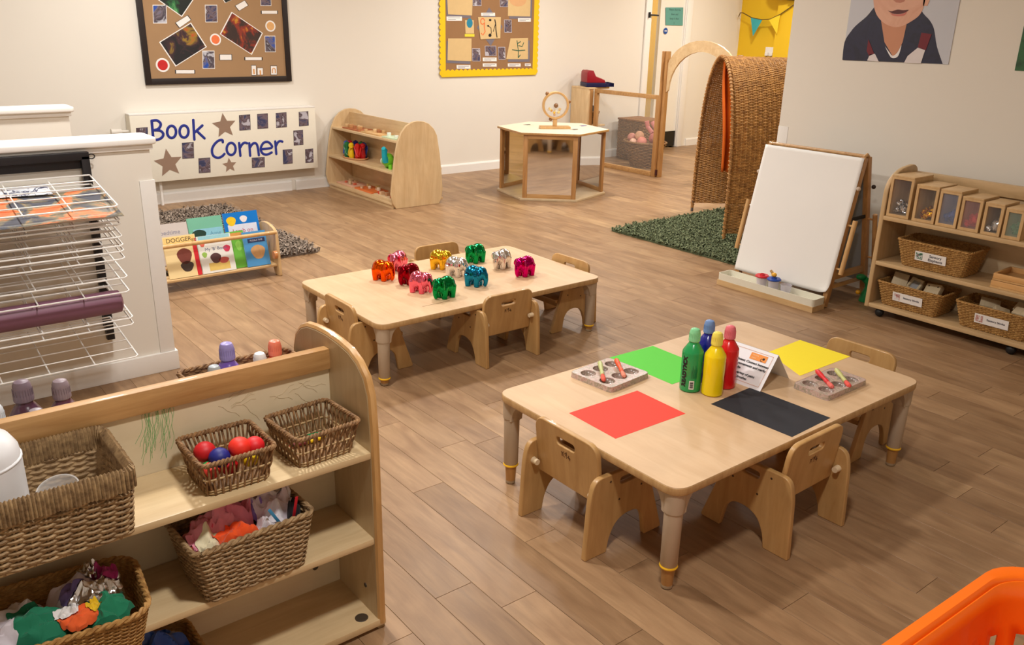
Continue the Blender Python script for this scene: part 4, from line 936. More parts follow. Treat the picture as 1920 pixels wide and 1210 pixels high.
o = pinned('character_card', 'small card with a blue blob over a yellow strip', 'card', R4(872,38,888,63), YQ, TANP, None, 0, GQ)
obj('blue_blob', MB().ball((.0,-.0018,.035), .04, 14, 8, (.9,.03,1.1)), plain((30,130,160), .6, name='teal_print'), o); obj('yellow_strip', MB().box(-.058,.058,-.0018,-.0012,-.09,-.065), plain((230,214,60), .6, name='lemon_print'), o, smooth=False)
for q, lb in [((837,31,866,39),'white caption under the upper tan paper'), ((902,24,928,30),'white caption above the squiggle drawing'), ((971,34,995,41),'white caption under the pink smudged paper'), ((905,108,931,115),'upper of two white captions under the wide snapshot'), ((905,119,931,125),'lower of two white captions under the wide snapshot'), ((856,122,882,129),'white caption under the blank tan paper'), ((952,119,976,125),'white caption under the tree drawing'), ((984,119,995,124),'tiny white caption in the board corner')]:
    pinned('caption_label', lb, 'label', R4(*q, 0), YQ-.001, CARDW, None, 0, GQ, 2)
# ================================================================== RADIATOR COVER WITH BOOK CORNER LETTERING
YR = 7.075
rc = thing('radiator_cover', 'white radiator cover lettered Book Corner below the framed board', 'radiator', (0, 0, 0))
CREAM = plain((236,230,214), .5, var=.02, name='cream_metal')
obj('front_panel', MB().box(1.83, 3.375, YR, YR+.03, .20, .722), CREAM, rc, bevel=.004)
obj('top_grille', MB().box(1.83, 3.375, YR, WB-.004, .722, .734), WHITE, rc, bevel=.003)
for x in (1.83, 3.363): obj('end_plate', MB().box(x, x+.012, YR+.03, WB-.004, .20, .722), CREAM, rc, smooth=False)
vv = obj('valve', MB().tube([(1.83, YR+.06, .60), (1.77, YR+.06, .60)], .012, 12).tube([(1.775, YR+.06, .60), (1.70, YR+.06, .60)], [.022, .026], 16), plain((222,216,206), .4, name='valve_plastic'), rc)
obj('pipe', MB().tube([(2.02, YR+.06, .2), (2.02, YR+.06, 0)], .012, 10), WHITE, rc)
obj('pipe', MB().tube([(1.775, YR+.06, .6), (1.775, YR+.06, 0)], .009, 10), WHITE, rc)
lt = thing('wall_lettering', 'dark blue handwritten style letters spelling Book Corner', 'lettering', (0, YR-.001, 0))
BLUE = plain((34,48,140), .5, name='letter_blue')
def el(cx, cy, rx, ry): return [(cx+rx*math.cos(2*math.pi*k/18), cy+ry*math.sin(2*math.pi*k/18)) for k in range(19)]
LET = [('letter_b', [[(853,680),(863,790)], [(853,680),(880,677),(900,690),(903,706),(890,725),(865,733)], [(865,733),(900,735),(918,752),(912,772),(890,785),(863,788)]]), ('letter_o', [el(965,742,25,34)]), ('letter_o', [el(1035,740,25,34)]), ('letter_k', [[(1087,675),(1093,785)], [(1138,706),(1095,745)], [(1108,738),(1150,778)]]),
       ('letter_c', [[(1253,800),(1250,788),(1228,792),(1204,815),(1192,845),(1200,876),(1225,888),(1248,880),(1262,866)]]), ('letter_o', [el(1300,838,25,34)]), ('letter_r', [[(1345,805),(1352,876)], [(1350,832),(1362,812),(1376,803),(1389,806)]]), ('letter_n', [[(1402,806),(1407,876)], [(1405,832),(1420,810),(1437,806),(1448,822),(1456,873)]]),
       ('letter_e', [[(1469,840),(1528,831),(1520,808),(1502,798),(1480,806),(1466,836),(1476,862),(1500,870),(1528,858)]]), ('letter_r', [[(1548,796),(1554,866)], [(1552,822),(1562,802),(1575,794),(1588,797)]])]
def smooth_path(ps):
    if len(ps) < 4: return ps
    out = []
    for i in range(len(ps)-1):
        p0, p1, p2, p3 = ps[max(i-1,0)], ps[i], ps[i+1], ps[min(i+2,len(ps)-1)]
        for k in range(4):
            t = k/4; out.append(tuple(.5*((2*p1[j])+(-p0[j]+p2[j])*t+(2*p0[j]-5*p1[j]+4*p2[j]-p3[j])*t*t+(-p0[j]+3*p1[j]-3*p2[j]+p3[j])*t**3) for j in (0,1)))
    return out+[ps[-1]]
for nm, strokes in LET:
    m = MB()
    for st in strokes:
        pts = [onY(a/3, b/3, YR) for a, b in smooth_path(st)]; m.tube([(p.x, 0, p.z) for p in pts], .0105, 8)
        for p in (pts[0], pts[-1]): m.ball((p.x, 0, p.z), .0105, 10, 8)
    me = m.mesh('letter'); me.transform(Matrix.Diagonal((1, .25, 1, 1))); obj(nm, me, BLUE, lt)
GR = 'snapshots on the radiator cover'
for q, lb in [((255,240,277,256),'dark snapshot beside the letter B'), ((448,216,469,245),'snapshot beside the big star, first of the top row'), ((482,214,502,242),'snapshot with a bright white patch in the top row'), ((517,212,537,240),'snapshot with pink tones in the top row'), ((560,210,578,237),'snapshot with blue tones at the cover corner'), ((550,245,568,273),'snapshot below the blue toned one'), ((530,281,548,308),'snapshot with a pink lower edge'), ((572,280,587,306),'narrow dark snapshot at the cover edge'), ((472,296,496,315),'sideways snapshot under the word Corner'), ((372,297,394,325),'snapshot with a blue lower edge'), ((341,268,363,298),'snapshot under the word Book')]:
    pinned('snapshot', lb, 'photo', R4(*q, 1.5), YR-.0002, plain((70,62,70), .5, name='photo_dark_edge'), PHOTO, .06, GR)
STARM = plain((166,140,122), .35, .35, var=.04, name='bronze_card')
for (u, v, r_, rz, lb) in [(420.5,236,23.5,3,'bronze star between Book and the snapshots'), (316,306,27,4,'large bronze star beside the half wall'), (430.5,310,14,2,'small bronze star under the letter C')]:
    p = onY(u, v, YR-.0002); k = r_/FPX*proj(p)[2]; pts = []
    for i in range(10):
        a = R(90+36*i+rz); rr_ = k if i % 2 == 0 else k*.46; pts.append((rr_*math.cos(a), rr_*math.sin(a)))
    tag(obj('star_cutout', MB().prism(pts, 'xz', -.0015, 0), STARM, loc=p, smooth=False), lb, 'star', 'bronze stars')
# ================================================================== CURVED SHELF
cs = thing('curved_shelf', 'pale wooden shelf with rounded ends standing against the back wall', 'shelf', (0,0,0))
co = [(3.525,0),(3.495,.05),(3.482,.125),(3.500,.26),(3.525,.42),(3.553,.54),(3.59,.615),(3.64,.665),(3.695,.69),(3.747,.696),(3.80,.69),(3.855,.668),(3.90,.625),(3.93,.57),(3.955,.42),(3.972,.26),(3.982,.125),(3.97,.05),(3.945,0)]
pm_ = tmesh(curve_mesh([co], .022, .004), XZ)
for y in (5.997, 7.145):
    obj('end_panel', pm_, MAPLE, cs, loc=(0, y, 0))
obj('back_board', MB().box(3.742, 3.756, 6.008, 7.134, .03, .665), MAPLEY, cs, smooth=False)
for z, xf in ((.545, 3.556), (.298, 3.508), (.048, 3.497)):
    obj('shelf_board', MB().box(xf, 3.742, 6.008, 7.134, z-.02, z), MAPLEY, cs, bevel=.004)
    obj('shelf_board', MB().box(3.756, 7.495-xf, 6.008, 7.134, z-.02, z), MAPLEY, cs, bevel=.004)
obj('plinth', MB().box(3.506, 3.52, 6.008, 7.134, 0, .03), MAPLEY, cs, smooth=False)
# shelf toys
def on_shelf(u, v, z): p = fl(u, v, z); return p
GTOY = 'wooden puzzle toys on the curved shelf'
WT = [(190,140,90),(206,170,120),(170,110,70),(222,190,140)]
def puzzle(name, lb, y0, y1, x0, x1, z, c, blocks, seed, cols):
    t = thing(name, lb, 'puzzle', ((x0+x1)/2, (y0+y1)/2, z), 0, GTOY); w, d = (x1-x0)/2, (y1-y0)/2
    obj('tray', MB().box(-w, w, -d, d, 0, .012), plain(c, .5, var=.1, name='puzzle_wood'), t, bevel=.002); r_ = random.Random(seed)
    for i in range(blocks):
        a, b = r_.uniform(-w*.7, w*.7), -d*.85+1.7*d*(i+.5)/blocks; k = r_.uniform(.012,.02); hh = r_.uniform(.01,.03)
        m = MB().box(a-k, a+k, b-k*.8, b+k*.8, .012, .012+hh) if r_.random() < .5 else MB().lathe([(k,.012),(k,.012+hh),(k*.8,.014+hh)], 12, (a, b, 0))
        obj('piece', m, plain(cols[i % len(cols)], .5, var=.06, name='piece_paint'), t, bevel=.0015)
puzzle('wooden_puzzle', 'reddish wooden puzzle tray on the top shelf', 6.68, 6.98, 3.58, 3.72, .545, (176,104,64), 6, 1, WT)
puzzle('wooden_puzzle', 'tan wooden puzzle tray in the middle of the top shelf', 6.33, 6.64, 3.58, 3.72, .545, (214,172,116), 6, 2, WT)
puzzle('wooden_puzzle', 'pale green picture puzzle at the end of the top shelf', 6.05, 6.27, 3.57, 3.70, .545, (206,224,190), 3, 3, [(232,238,226),(190,120,80)])
puzzle('wooden_puzzle', 'pink and tan ring puzzle on the lowest shelf', 6.78, 7.08, 3.55, 3.72, .048, (226,178,150), 5, 4, [(214,110,80),(206,180,140),(190,150,110)])
puzzle('wooden_puzzle', 'orange edged puzzle of round pots on the lowest shelf', 6.44, 6.74, 3.55, 3.72, .048, (226,120,60), 6, 5, [(226,206,176),(216,180,140),(200,170,110)])
puzzle('wooden_puzzle', 'puzzle board with pegs on the lowest shelf', 6.06, 6.40, 3.55, 3.72, .048, (222,196,156), 8, 6, [(190,140,100),(170,96,70),(226,190,150),(206,60,40)])
tr = thing('monkey_toy', 'round tray of bright plastic linking monkeys on the middle shelf', 'toy', (3.62, 6.83, .298))
obj('tray', MB().lathe([(0,0),(.155,0),(.165,.006),(.165,.016),(.157,.016),(.152,.008),(0,.008)], 28, sx=.58), plain((206,150,104), .5, name='tray_wood'), tr)
r_ = random.Random(4)
for i, c in enumerate([(20,120,70),(20,30,120),(206,24,40),(30,90,190),(20,110,60),(230,190,20),(196,30,24),(190,20,30),(24,60,150)]):
    a = 2*math.pi*i/9; x, y = .062*math.cos(a), .118*math.sin(a)
    m = MB().lathe([(0,0),(.02,0),(.026,.025),(.02,.07),(.016,.085),(.025,.105),(.022,.125),(0,.138)], 12, (x, y, .008))
    m.tube([(x+.02*math.cos(b), y+.045*math.sin(b)*(1 if i % 2 else -1), .07+.04*math.sin(2*b)) for b in [k*.35 for k in range(13)]], .0065, 6)
    obj('monkey', m, plain(c, .3, coat=.3, name='toy_plastic'), tr)
tc_ = thing('dinosaur_toy', 'turquoise and lime plastic creature toy on the middle shelf', 'toy', (3.585, 6.20, .298), R(215)); tc_.scale = (1.25,1.25,1.25)
obj('body', MB().ball((0,0,.055), .05, 16, 12, (1.0,.8,.9)).tube([(.03,.03,.03),(.03,.03,0)], .014, 10).tube([(-.03,-.02,.03),(-.03,-.02,0)], .014, 10), plain((120,206,50), .35, name='lime_plastic'), tc_)
obj('neck', MB().tube([(.035,0,.05),(.055,0,.09),(.05,0,.125),(.065,0,.14)], [.022,.018,.02,.014], 12), plain((20,170,190), .35, name='turquoise_plastic'), tc_)
obj('belly_patch', MB().ball((.02,-.036,.05), .018, 10, 8, (1,.4,1)), plain((236,240,238), .4, name='toy_white'), tc_)
# ================================================================== MIRROR TABLE
HC = (5.09, 5.875); HS = .482; HH = .58
ht = thing('mirror_table', 'hexagonal wooden table with mirrored side panels', 'table', (HC[0], HC[1], 0))
def hx(k, s=HS): a = R(137+60*k); return (s*math.cos(a), s*math.sin(a))
obj('base_plate', MB().prism([hx(k, HS+.012) for k in range(6)], 'xy', 0, .02), wood('hex_ply', (196,172,136), (214,192,156), 'x', 10, .4, 6), ht, bevel=.003)
obj('top_plate', MB().prism([hx(k, HS+.018) for k in range(6)], 'xy', HH-.018, HH-.001), OAK, ht, bevel=.002)
obj('top_laminate', MB().prism([hx(k, HS+.014) for k in range(6)], 'xy', HH-.001, HH), plain((226,212,188), .4, var=.02, name='cream_laminate'), ht, smooth=False)
MIR, nt_, b_ = newmat('mirror_glass'); b_.inputs['Metallic'].default_value = 1; b_.inputs['Roughness'].default_value = .04
_nz = N(nt_, 'ShaderNodeTexNoise'); _nz.inputs['Scale'].default_value = 3; _cr = N(nt_, 'ShaderNodeValToRGB'); _cr.color_ramp.elements[0].color = (.66,.64,.62,1); _cr.color_ramp.elements[1].color = (.74,.72,.70,1)
nt_.links.new(_nz.outputs['Fac'], _cr.inputs[0]); nt_.links.new(_cr.outputs[0], b_.inputs['Base Color'])
for k in range(0, 6):
    if k % 2 == 0: continue
    a, b = Vector(hx(k, HS-.018)), Vector(hx((k+1) % 6, HS-.018)); e = (b-a); L = e.length; rz = math.atan2(e.y, e.x)
    f = bpy.data.objects.new('mirror_panel', None); COL.objects.link(f); f.parent = ht; f.location = (a.x, a.y, .02); f.rotation_euler = (0, 0, rz); hh = HH-.038
    obj('stile', MB().box(0,.04,-.012,.012,0,hh), OAKZ, f, bevel=.002); obj('stile', MB().box(L-.04,L,-.012,.012,0,hh), OAKZ, f, bevel=.002)
    obj('rail', MB().box(.04,L-.04,-.012,.012,0,.035), OAK, f, bevel=.002); obj('rail', MB().box(.04,L-.04,-.012,.012,hh-.035,hh), OAK, f, bevel=.002)
    obj('mirror', MB().box(.036,L-.036,-.004,.004,.03,hh-.03), MIR, f, smooth=False)
for i, (u, v, c, lb) in enumerate([(989,234,(60,56,50),'dark spot sticker at the far edge of the hexagonal table'), (1077,243,(56,54,50),'dark spot sticker beside the wheel toy base'), (1093,236,(70,50,130),'violet paint splat on the hexagonal table')]):
    p = fl(u, v, HH); m = MB().prism([(.035*math.cos(a)*(1+.3*math.sin(3*a+i)), .03*math.sin(a)*(1+.3*math.cos(2*a))) for a in [k*.4 for k in range(16)]], 'xy', 0, .001)
    tag(obj('sticker', m, plain(c, .6, name='sticker_ink'), loc=(p.x, p.y, HH), smooth=False), lb, 'sticker', 'stickers on the hexagonal table')
wc = fl(1040, 241, HH)
wt = thing('wheel_toy', 'wooden spinning wheel toy with beads on the hexagonal table', 'toy', (wc.x, wc.y, HH), -_y+R(8))
obj('base', MB().box(-.135,.135,-.05,.05,0,.022), DOWEL, wt, bevel=.006); obj('post', MB().box(-.018,.018,-.014,.014,.022,.085), DOWEL, wt, bevel=.003)
def ringpts(r, n=40): return [(r*math.cos(2*math.pi*k/n), r*math.sin(2*math.pi*k/n)) for k in range(n)]
rg_ = curve_mesh([ringpts(.118), ringpts(.100)], .045, .003); rg_.transform(Matrix.Translation((0,0,.20)) @ Matrix.Rotation(R(90), 4, 'X')); obj('ring', rg_, DOWEL, wt)
obj('disc_pane', tmesh(MB().lathe([(.1,-.015),(.1,.015)], 40).mesh('p'), Matrix.Translation((0,0,.20)) @ Matrix.Rotation(R(90), 4, 'X')), glassm('wheel_acrylic', (.9,.92,.9), .05, .22), wt)
for a in (128, 15, 252): obj('knob', MB().ball((.125*math.cos(R(a)), 0, .20+.125*math.sin(R(a))), .017, 12, 10), wood('knob_wood', (120,80,44), (150,104,60), 'x', 12) if a == 128 else bpy.data.materials['knob_wood'], wt)
obj('hub', MB().ball((0,-.024,.20), .02, 12, 10), bpy.data.materials['knob_wood'], wt)
r_ = random.Random(9)
for i in range(16):
    a = R(r_.uniform(195,335)); q = r_.uniform(.05,.085); obj('bead', MB().ball((q*math.cos(a), r_.uniform(-.014,.014), .20+q*math.sin(a)), .0115, 10, 8), plain([(232,186,70),(240,214,140),(214,150,60),(236,232,220)][i % 4], .4, name='bead'), wt)
# ================================================================== PLAY PARTITION, CABINET, ARCH
XP = 6.55
pw = thing('play_partition', 'low wooden partition with a clear acrylic window beside the arch', 'partition', (0,0,0))
obj('frame_rail', MB().box(XP-.02,XP+.02,5.99,6.88,.765,.805), OAK, pw, bevel=.003); obj('frame_rail', MB().box(XP-.02,XP+.02,5.99,6.88,.0,.045), OAK, pw, bevel=.003)
obj('frame_stile', MB().box(XP-.02,XP+.02,5.95,5.99,.0,.805), OAKZ, pw, bevel=.003); obj('frame_stile', MB().box(XP-.02,XP+.02,6.84,6.88,.045,.765), OAKZ, pw, bevel=.003)
obj('acrylic_pane', MB().box(XP-.004,XP+.004,5.985,6.845,.04,.77), ACRYL, pw, smooth=False)
ar = thing('play_arch', 'wooden archway with tall posts beside the acrylic partition', 'arch', (0,0,0))
for y, n in ((5.932, 3), (5.07, 1)):
    po = obj('post', MB().box(XP-.005,XP+.045,y-.038,y-.006,0,1.225), OAKZ, ar, bevel=.006)
    if n == 3:
        obj('post', MB().box(XP-.03,XP+.015,y-.004,y+.016,0,1.225), OAKZ, ar, bevel=.006); obj('hinge', MB().box(XP-.024,XP+.03,y-.02,y+.004,.02,.075), plain((70,30,30), .5, name='hinge_red'), ar)
ao = []; ai = []
for k in range(17):
    a = math.pi*k/16; ao.append((5.485+.43*math.cos(a), 1.02+.315*math.sin(a))); ai.append((5.485+.385*math.cos(a), .86+.375*math.sin(a)))
arc = MB().prism([(5.915, .82)]+ao+[(5.055,.82)]+ai[::-1], 'yz', XP+.01, XP+.032); obj('arch_board', arc, MAPLEX, ar, smooth=False)
cb = thing('play_cabinet', 'plain wooden cabinet carrying a toy till', 'cabinet', (0,0,0))
obj('side_panel', MB().box(6.46,6.49,6.90,7.172,0,.80), MAPLE, cb, bevel=.003); obj('back_panel', MB().box(6.49,6.74,7.16,7.172,0,.80), MAPLE, cb, smooth=False)
obj('top_panel', MB().box(6.46,6.76,6.89,7.172,.80,.82), MAPLEX, cb, bevel=.003); obj('shelf', MB().box(6.49,6.74,6.91,7.158,.40,.42), MAPLEX, cb, bevel=.002); obj('floor_board', MB().box(6.49,6.74,6.91,7.158,.04,.06), MAPLEX, cb)
obj('front_stile', MB().box(6.49,6.53,6.895,6.91,0,.80), OAKZ, cb, bevel=.003)
tl = thing('toy_till', 'red and navy toy cash register with its drawer open', 'toy', (6.60, 6.99, .82), R(-25))
obj('housing', MB().prism([(-.10,.045),(-.10,.15),(-.085,.17),(-.03,.17),(0,.11),(.10,.075),(.11,.045)], 'xz', -.11, .11), plain((150,16,34), .4, name='till_red'), tl, bevel=.006)
obj('base', MB().box(-.105,.12,-.115,.115,0,.045), plain((20,22,70), .45, name='till_navy'), tl, bevel=.005); obj('drawer', MB().box(.12,.21,-.10,.10,.004,.008).box(.203,.21,-.10,.10,.008,.042).box(.12,.203,-.10,-.094,.008,.042).box(.12,.203,.094,.10,.008,.042), plain((20,22,70), .45, name='till_navy'), tl, bevel=.001)
obj('keypad', MB().add([(.005,-.07,.1102),(.085,-.07,.0822),(.085,.07,.0822),(.005,.07,.1102),(.005,-.07,.1152),(.085,-.07,.0872),(.085,.07,.0872),(.005,.07,.1152)], [(0,3,2,1),(4,5,6,7),(0,1,5,4),(1,2,6,5),(2,3,7,6),(3,0,4,7)]), plain((216,196,170), .5, name='keypad'), tl)
obj('display', MB().add([(-.024,-.05,.159),(-.006,-.05,.121),(-.006,.05,.121),(-.024,.05,.159),(-.02,-.05,.161),(-.002,-.05,.123),(-.002,.05,.123),(-.02,.05,.161)], [(0,3,2,1),(4,5,6,7),(0,1,5,4),(1,2,6,5),(2,3,7,6),(3,0,4,7)]), plain((110,70,70), .3, name='till_display'), tl)
# baskets behind the acrylic
def round_basket(name, lb, loc, r0, r1, h, mat, sx=1.0, rows=16, n=26, r=.006):
    t = thing(name, lb, 'basket', loc); m = MB()
    for i in range(rows):
        q = (i+.5)/rows; rr_ = r0+(r1-r0)*q; m.tube([((rr_+r*.9*math.cos(math.pi*k/2+math.pi*(i % 2)))*sx*math.cos(2*math.pi*k/(2*n)), (rr_+r*.9*math.cos(math.pi*k/2+math.pi*(i % 2)))*math.sin(2*math.pi*k/(2*n)), h*q) for k in range(2*n)], r, 5, closed=True)
    obj('weave', m, mat, t)['kind'] = 'stuff'; obj('inner_shell', MB().lathe([(0,.004),(r0*.97,.004),(r1*.97,h*.98)], 28, sx=sx, cap=False), mat, t)  # solid inner shell added to stop light passing through the weave
    obj('rim', MB().tube([(r1*sx*math.cos(2*math.pi*k/40), r1*math.sin(2*math.pi*k/40), h) for k in range(40)], .011, 7, closed=True), mat, t); return t
round_basket('doll_basket', 'wide flared wicker basket of pink dolls behind the acrylic', (6.93, 6.47, 0), .15, .25, .27, WICK, .8)
rb_ = thing('hamper', 'square wicker hamper standing behind the doll basket', 'hamper', (7.30, 6.90, 0)); m = MB()
for i in range(26): m.tube([(p[0]+nn[0]*.004*(-1)**(k//2+i), p[1]+nn[1]*.004*(-1)**(k//2+i), .012+i*.0165) for k, (p, nn) in enumerate(rrect(.17, .2, .03, 90))], .0075, 5, closed=True)
obj('weave', m, WICK, rb_)['kind'] = 'stuff'; obj('lid', MB().prism(rpoly([(-.18,-.21),(.18,-.21),(.18,.21),(-.18,.21)], .03), 'xy', .435, .455), WICKB, rb_, bevel=.004); obj('inner_shell', MB().box(-.165,.165,-.195,.195,.004,.43), WICK, rb_)  # solid inner box added so no light shows through the weave
for (x, y, z, r_, c, lb) in [(6.885,6.628,.30,.048,(206,140,126),'rosy doll head resting against the basket rim'), (6.90,6.53,.327,.050,(232,184,150),'pale doll head on top of the doll basket'), (6.85,6.44,.275,.054,(222,140,124),'pink doll head at the front of the doll basket'), (6.95,6.36,.315,.058,(206,128,122),'dusky pink doll with raised arms in the basket'), (6.83,6.55,.262,.04,(240,196,170),'small pale doll head low in the basket')]:
    t = thing('doll', lb, 'doll', (x, y, z), 0, 'dolls in the flared basket'); mm = plain(c, .5, var=.05, name='doll_skin')
    obj('head', MB().ball((0,0,0), r_, 18, 12), mm, t); obj('torso', MB().tube([(0,0,-r_*.75), ((6.93-x)*.2,(6.47-y)*.2,-.5*z), ((6.93-x)*.45,(6.47-y)*.45,.014-z)], [.026,.025,.013], 12), mm, t); obj('nose', MB().ball((-r_*.9,-r_*.25,0), r_*.14, 8, 6), mm, t)
    if 'arms' in lb:
        for s in (-1, 1): obj('arm', MB().tube([(0,s*.03,.05),(0,s*.055+.05,.11),(-.01,s*.04+.075,.17)], [.024,.022,.026], 10), mm, t)
round_basket('small_basket', 'small round basket standing on the cabinet shelf', (6.63, 7.02, .42), .06, .085, .13, WICK, 1, 10, 18, .005)
tag(obj('dark_ball', MB().ball((0,0,0), .072, 18, 12), plain((66,68,72), .6, name='charcoal_felt'), loc=(6.63, 7.02, .547)), 'charcoal ball sitting in the small round basket', 'ball')
# ================================================================== RUGS
def shag(name, lb, x0, x1, y0, y1, n, L, r, cols, seed):
    t = thing(name, lb, 'rug', ((x0+x1)/2, (y0+y1)/2, 0)); w, d = (x1-x0)/2, (y1-y0)/2
    obj('backing', MB().prism(rpoly([(-w,-d),(w,-d),(w,d),(-w,d)], .03), 'xy', 0.0005, .01), plain(cols[0], .9, name='rug_back'), t)
    rr_ = random.Random(seed); mbs = [MB() for _ in cols]
    for i in range(n):
        x, y = rr_.uniform(-w, w), rr_.uniform(-d, d); a = rr_.uniform(0, 6.28); l = L*rr_.uniform(.6,1.2); lean = rr_.uniform(.4,1.3)*l; dx, dy = math.cos(a), math.sin(a); px, py = -dy*r, dx*r; h0 = .008; h1 = l*rr_.uniform(.4,.9)
        m = mbs[rr_.randrange(len(cols))]; mx, my = x+dx*lean*.4, y+dy*lean*.4; ex, ey = x+dx*lean, y+dy*lean
        m.add([(x-px,y-py,h0),(x+px,y+py,h0),(mx+px*1.1,my+py*1.1,h0+h1),(mx-px*1.1,my-py*1.1,h0+h1),(ex+px*.5,ey+py*.5,h0+h1*.75),(ex-px*.5,ey-py*.5,h0+h1*.75)], [(0,1,2,3),(3,2,4,5)])
    for m, c in zip(mbs, cols):
        o = obj('pile', m.mesh('pile', recalc=False, smooth=False), plain(c, .9, name='yarn'), t); o['kind'] = 'stuff'
shag('shaggy_rug', 'grey brown shaggy rug behind the book holder', 1.15, 2.40, 5.08, 6.76, 15000, .045, .006, [(112,98,86),(138,122,108),(158,142,128)], 1)
shag('shaggy_rug', 'green shaggy rug under the wicker arch', 4.47, 5.95, 3.30, 4.46, 16000, .034, .005, [(82,90,62),(100,110,78),(120,128,94)], 2)
# ================================================================== BOOK HOLDER
bh = thing('book_holder', 'low wooden book holder with dowel rails in front of the grey rug', 'book holder', (0,0,0))
sp_ = rpoly([(4.70,0),(4.725,.262),(4.76,.285),(4.86,.305),(4.97,.285),(5.03,.0),(4.96,0),(4.93,.06),(4.80,.06),(4.77,0)], [.01,.03,.03,.05,.05,.02,.01,.03,.03,.01])
for x in (.98, 1.965): obj('end_panel', tmesh(curve_mesh([sp_], .018, .003), YZ), BEECH, bh, loc=(x, 0, 0))
obj('dowel_rail', MB().tube([(.98, 4.735, .262), (1.965, 4.735, .262)], .0115, 14), DOWEL, bh)
obj('ledge', MB().box(.985, 1.958, 4.725, 4.83, .058, .07), BEECHX, bh, bevel=.002); obj('ledge', MB().box(.985, 1.958, 4.84, 4.96, .10, .112), BEECHX, bh, bevel=.002)
obj('knob', MB().tube([(1.955, 4.725, .13), (1.935, 4.725, .13)], .024, 18), wood('knob_light', (190,120,66), (214,146,86), 'x', 12), bh)
def book(lb, x0, x1, ybot, zb, H, tilt, c, parts, group, spine=None):
    t = thing('picture_book', lb, 'book', ((x0+x1)/2, ybot, zb), 0, group, rot=(R(-tilt), 0, 0)); w = (x1-x0)/2
    obj('pages', MB().box(-w+.002, w-.002, .002, .010, .003, H-.003), plain((236,232,220), .8, name='page_edge'), t, smooth=False)
    obj('cover', MB().box(-w, w, 0, .002, 0, H), plain(c, .35, var=.05, scale=14, name='cover'), t, smooth=False); obj('back_cover', MB().box(-w, w, .010, .012, 0, H), plain(c, .35, var=.05, scale=14, name='cover'), t, smooth=False)
    for (nm, x_, z_, rx, rz_, col) in parts:
        if nm[0] == '"':
            tm = text_mesh(nm[1:], rz_, .0005); tm.transform(Matrix.Translation((x_*w, -.0005, z_*H)) @ Matrix.Rotation(R(90), 4, 'X')); obj('title', tm, plain(col, .6, name='title_ink'), t)
        elif nm == 'strip': obj('printed_strip', MB().box(x_*w-rx, x_*w+rx, -.0006, 0, z_*H-rz_, z_*H+rz_), plain(col, .45, var=.12, scale=40, name='cover_print'), t, smooth=False)
        else: obj(nm, MB().prism([(x_*w+rx*math.cos(a)*(1+.12*math.sin(3*a)), z_*H+rz_*math.sin(a)) for a in [k*.35 for k in range(18)]], 'xz', -.0007, -.0001), plain(col, .45, var=.2, scale=50, name='cover_print'), t, smooth=False)
    return t
GF, GK = 'picture books in the front row', 'picture books in the back row'
book('cream picture book titled Dogger in the front row', 1.335, 1.515, 4.745, .073, .235, 17, (238,214,160), [('strip',.88,.45,.012,.105,(206,40,50)),('child_picture',.15,.5,.04,.045,(120,60,50)),('dog_picture',.2,.25,.035,.03,(70,56,50)),('strip',0,.895,.085,.018,(240,206,130)),('"DOGGER',-.02,.895,0,.034,(60,40,30))], GF)
book('white picture book titled My B Book in the front row', 1.522, 1.715, 4.745, .073, .215, 17, (232,232,226), [('strip',0,.92,.09,.016,(150,206,220)),('"My \'B\' Book',0,.63,0,.026,(110,120,150)),('strip',.05,.16,.06,.022,(226,196,110)),('apple_picture',.65,.6,.02,.02,(206,60,90)),('leaf_picture',-.72,.5,.014,.016,(150,190,90)),('ball_picture',-.75,.78,.014,.014,(220,110,90)),('child_picture',-.1,.38,.03,.03,(90,60,60)),('basket_picture',.35,.3,.03,.018,(190,90,80))], GF)
book('bright green picture book between the white and blue books', 1.70, 1.80, 4.762, .073, .215, 17, (110,184,70), [('leaf_picture',.2,.6,.02,.03,(140,206,90)),('strip',.0,.9,.04,.012,(210,150,80))], GF)
book('blue picture book with a puzzle bear on its cover', 1.785, 1.925, 4.745, .073, .205, 17, (80,150,206), [('bear_picture',.1,.4,.042,.042,(206,160,110)),('strip',.1,.74,.052,.012,(50,60,100)),('"PUZZLE TIME',.1,.74,0,.013,(220,220,230)),('cloud_picture',.15,.87,.03,.01,(230,210,210))], GF)
book('pale grey picture book titled bedtime in the back row', 1.33, 1.52, 4.885, .115, .235, 17, (206,196,192), [('"bedtime',-.05,.78,0,.034,(140,140,160))], GK)
book('teal picture book with a dark tree in the back row', 1.525, 1.725, 4.885, .115, .25, 17, (120,186,160), [('strip',.1,.55,.085,.045,(140,196,216)),('tree_picture',-.45,.60,.04,.03,(30,60,50)),('"Anne',.5,.60,0,.03,(90,140,170))], GK)
book('bright blue picture book with a yellow sun and rabbit', 1.735, 1.945, 4.885, .115, .255, 17, (16,120,206), [('sun_picture',-.58,.80,.028,.028,(246,196,30)),('rabbit_picture',.15,.83,.022,.02,(238,226,226)),('strip',.02,.58,.088,.035,(222,222,236)),('"Lamb on',0,.56,0,.036,(180,40,60))], GK)
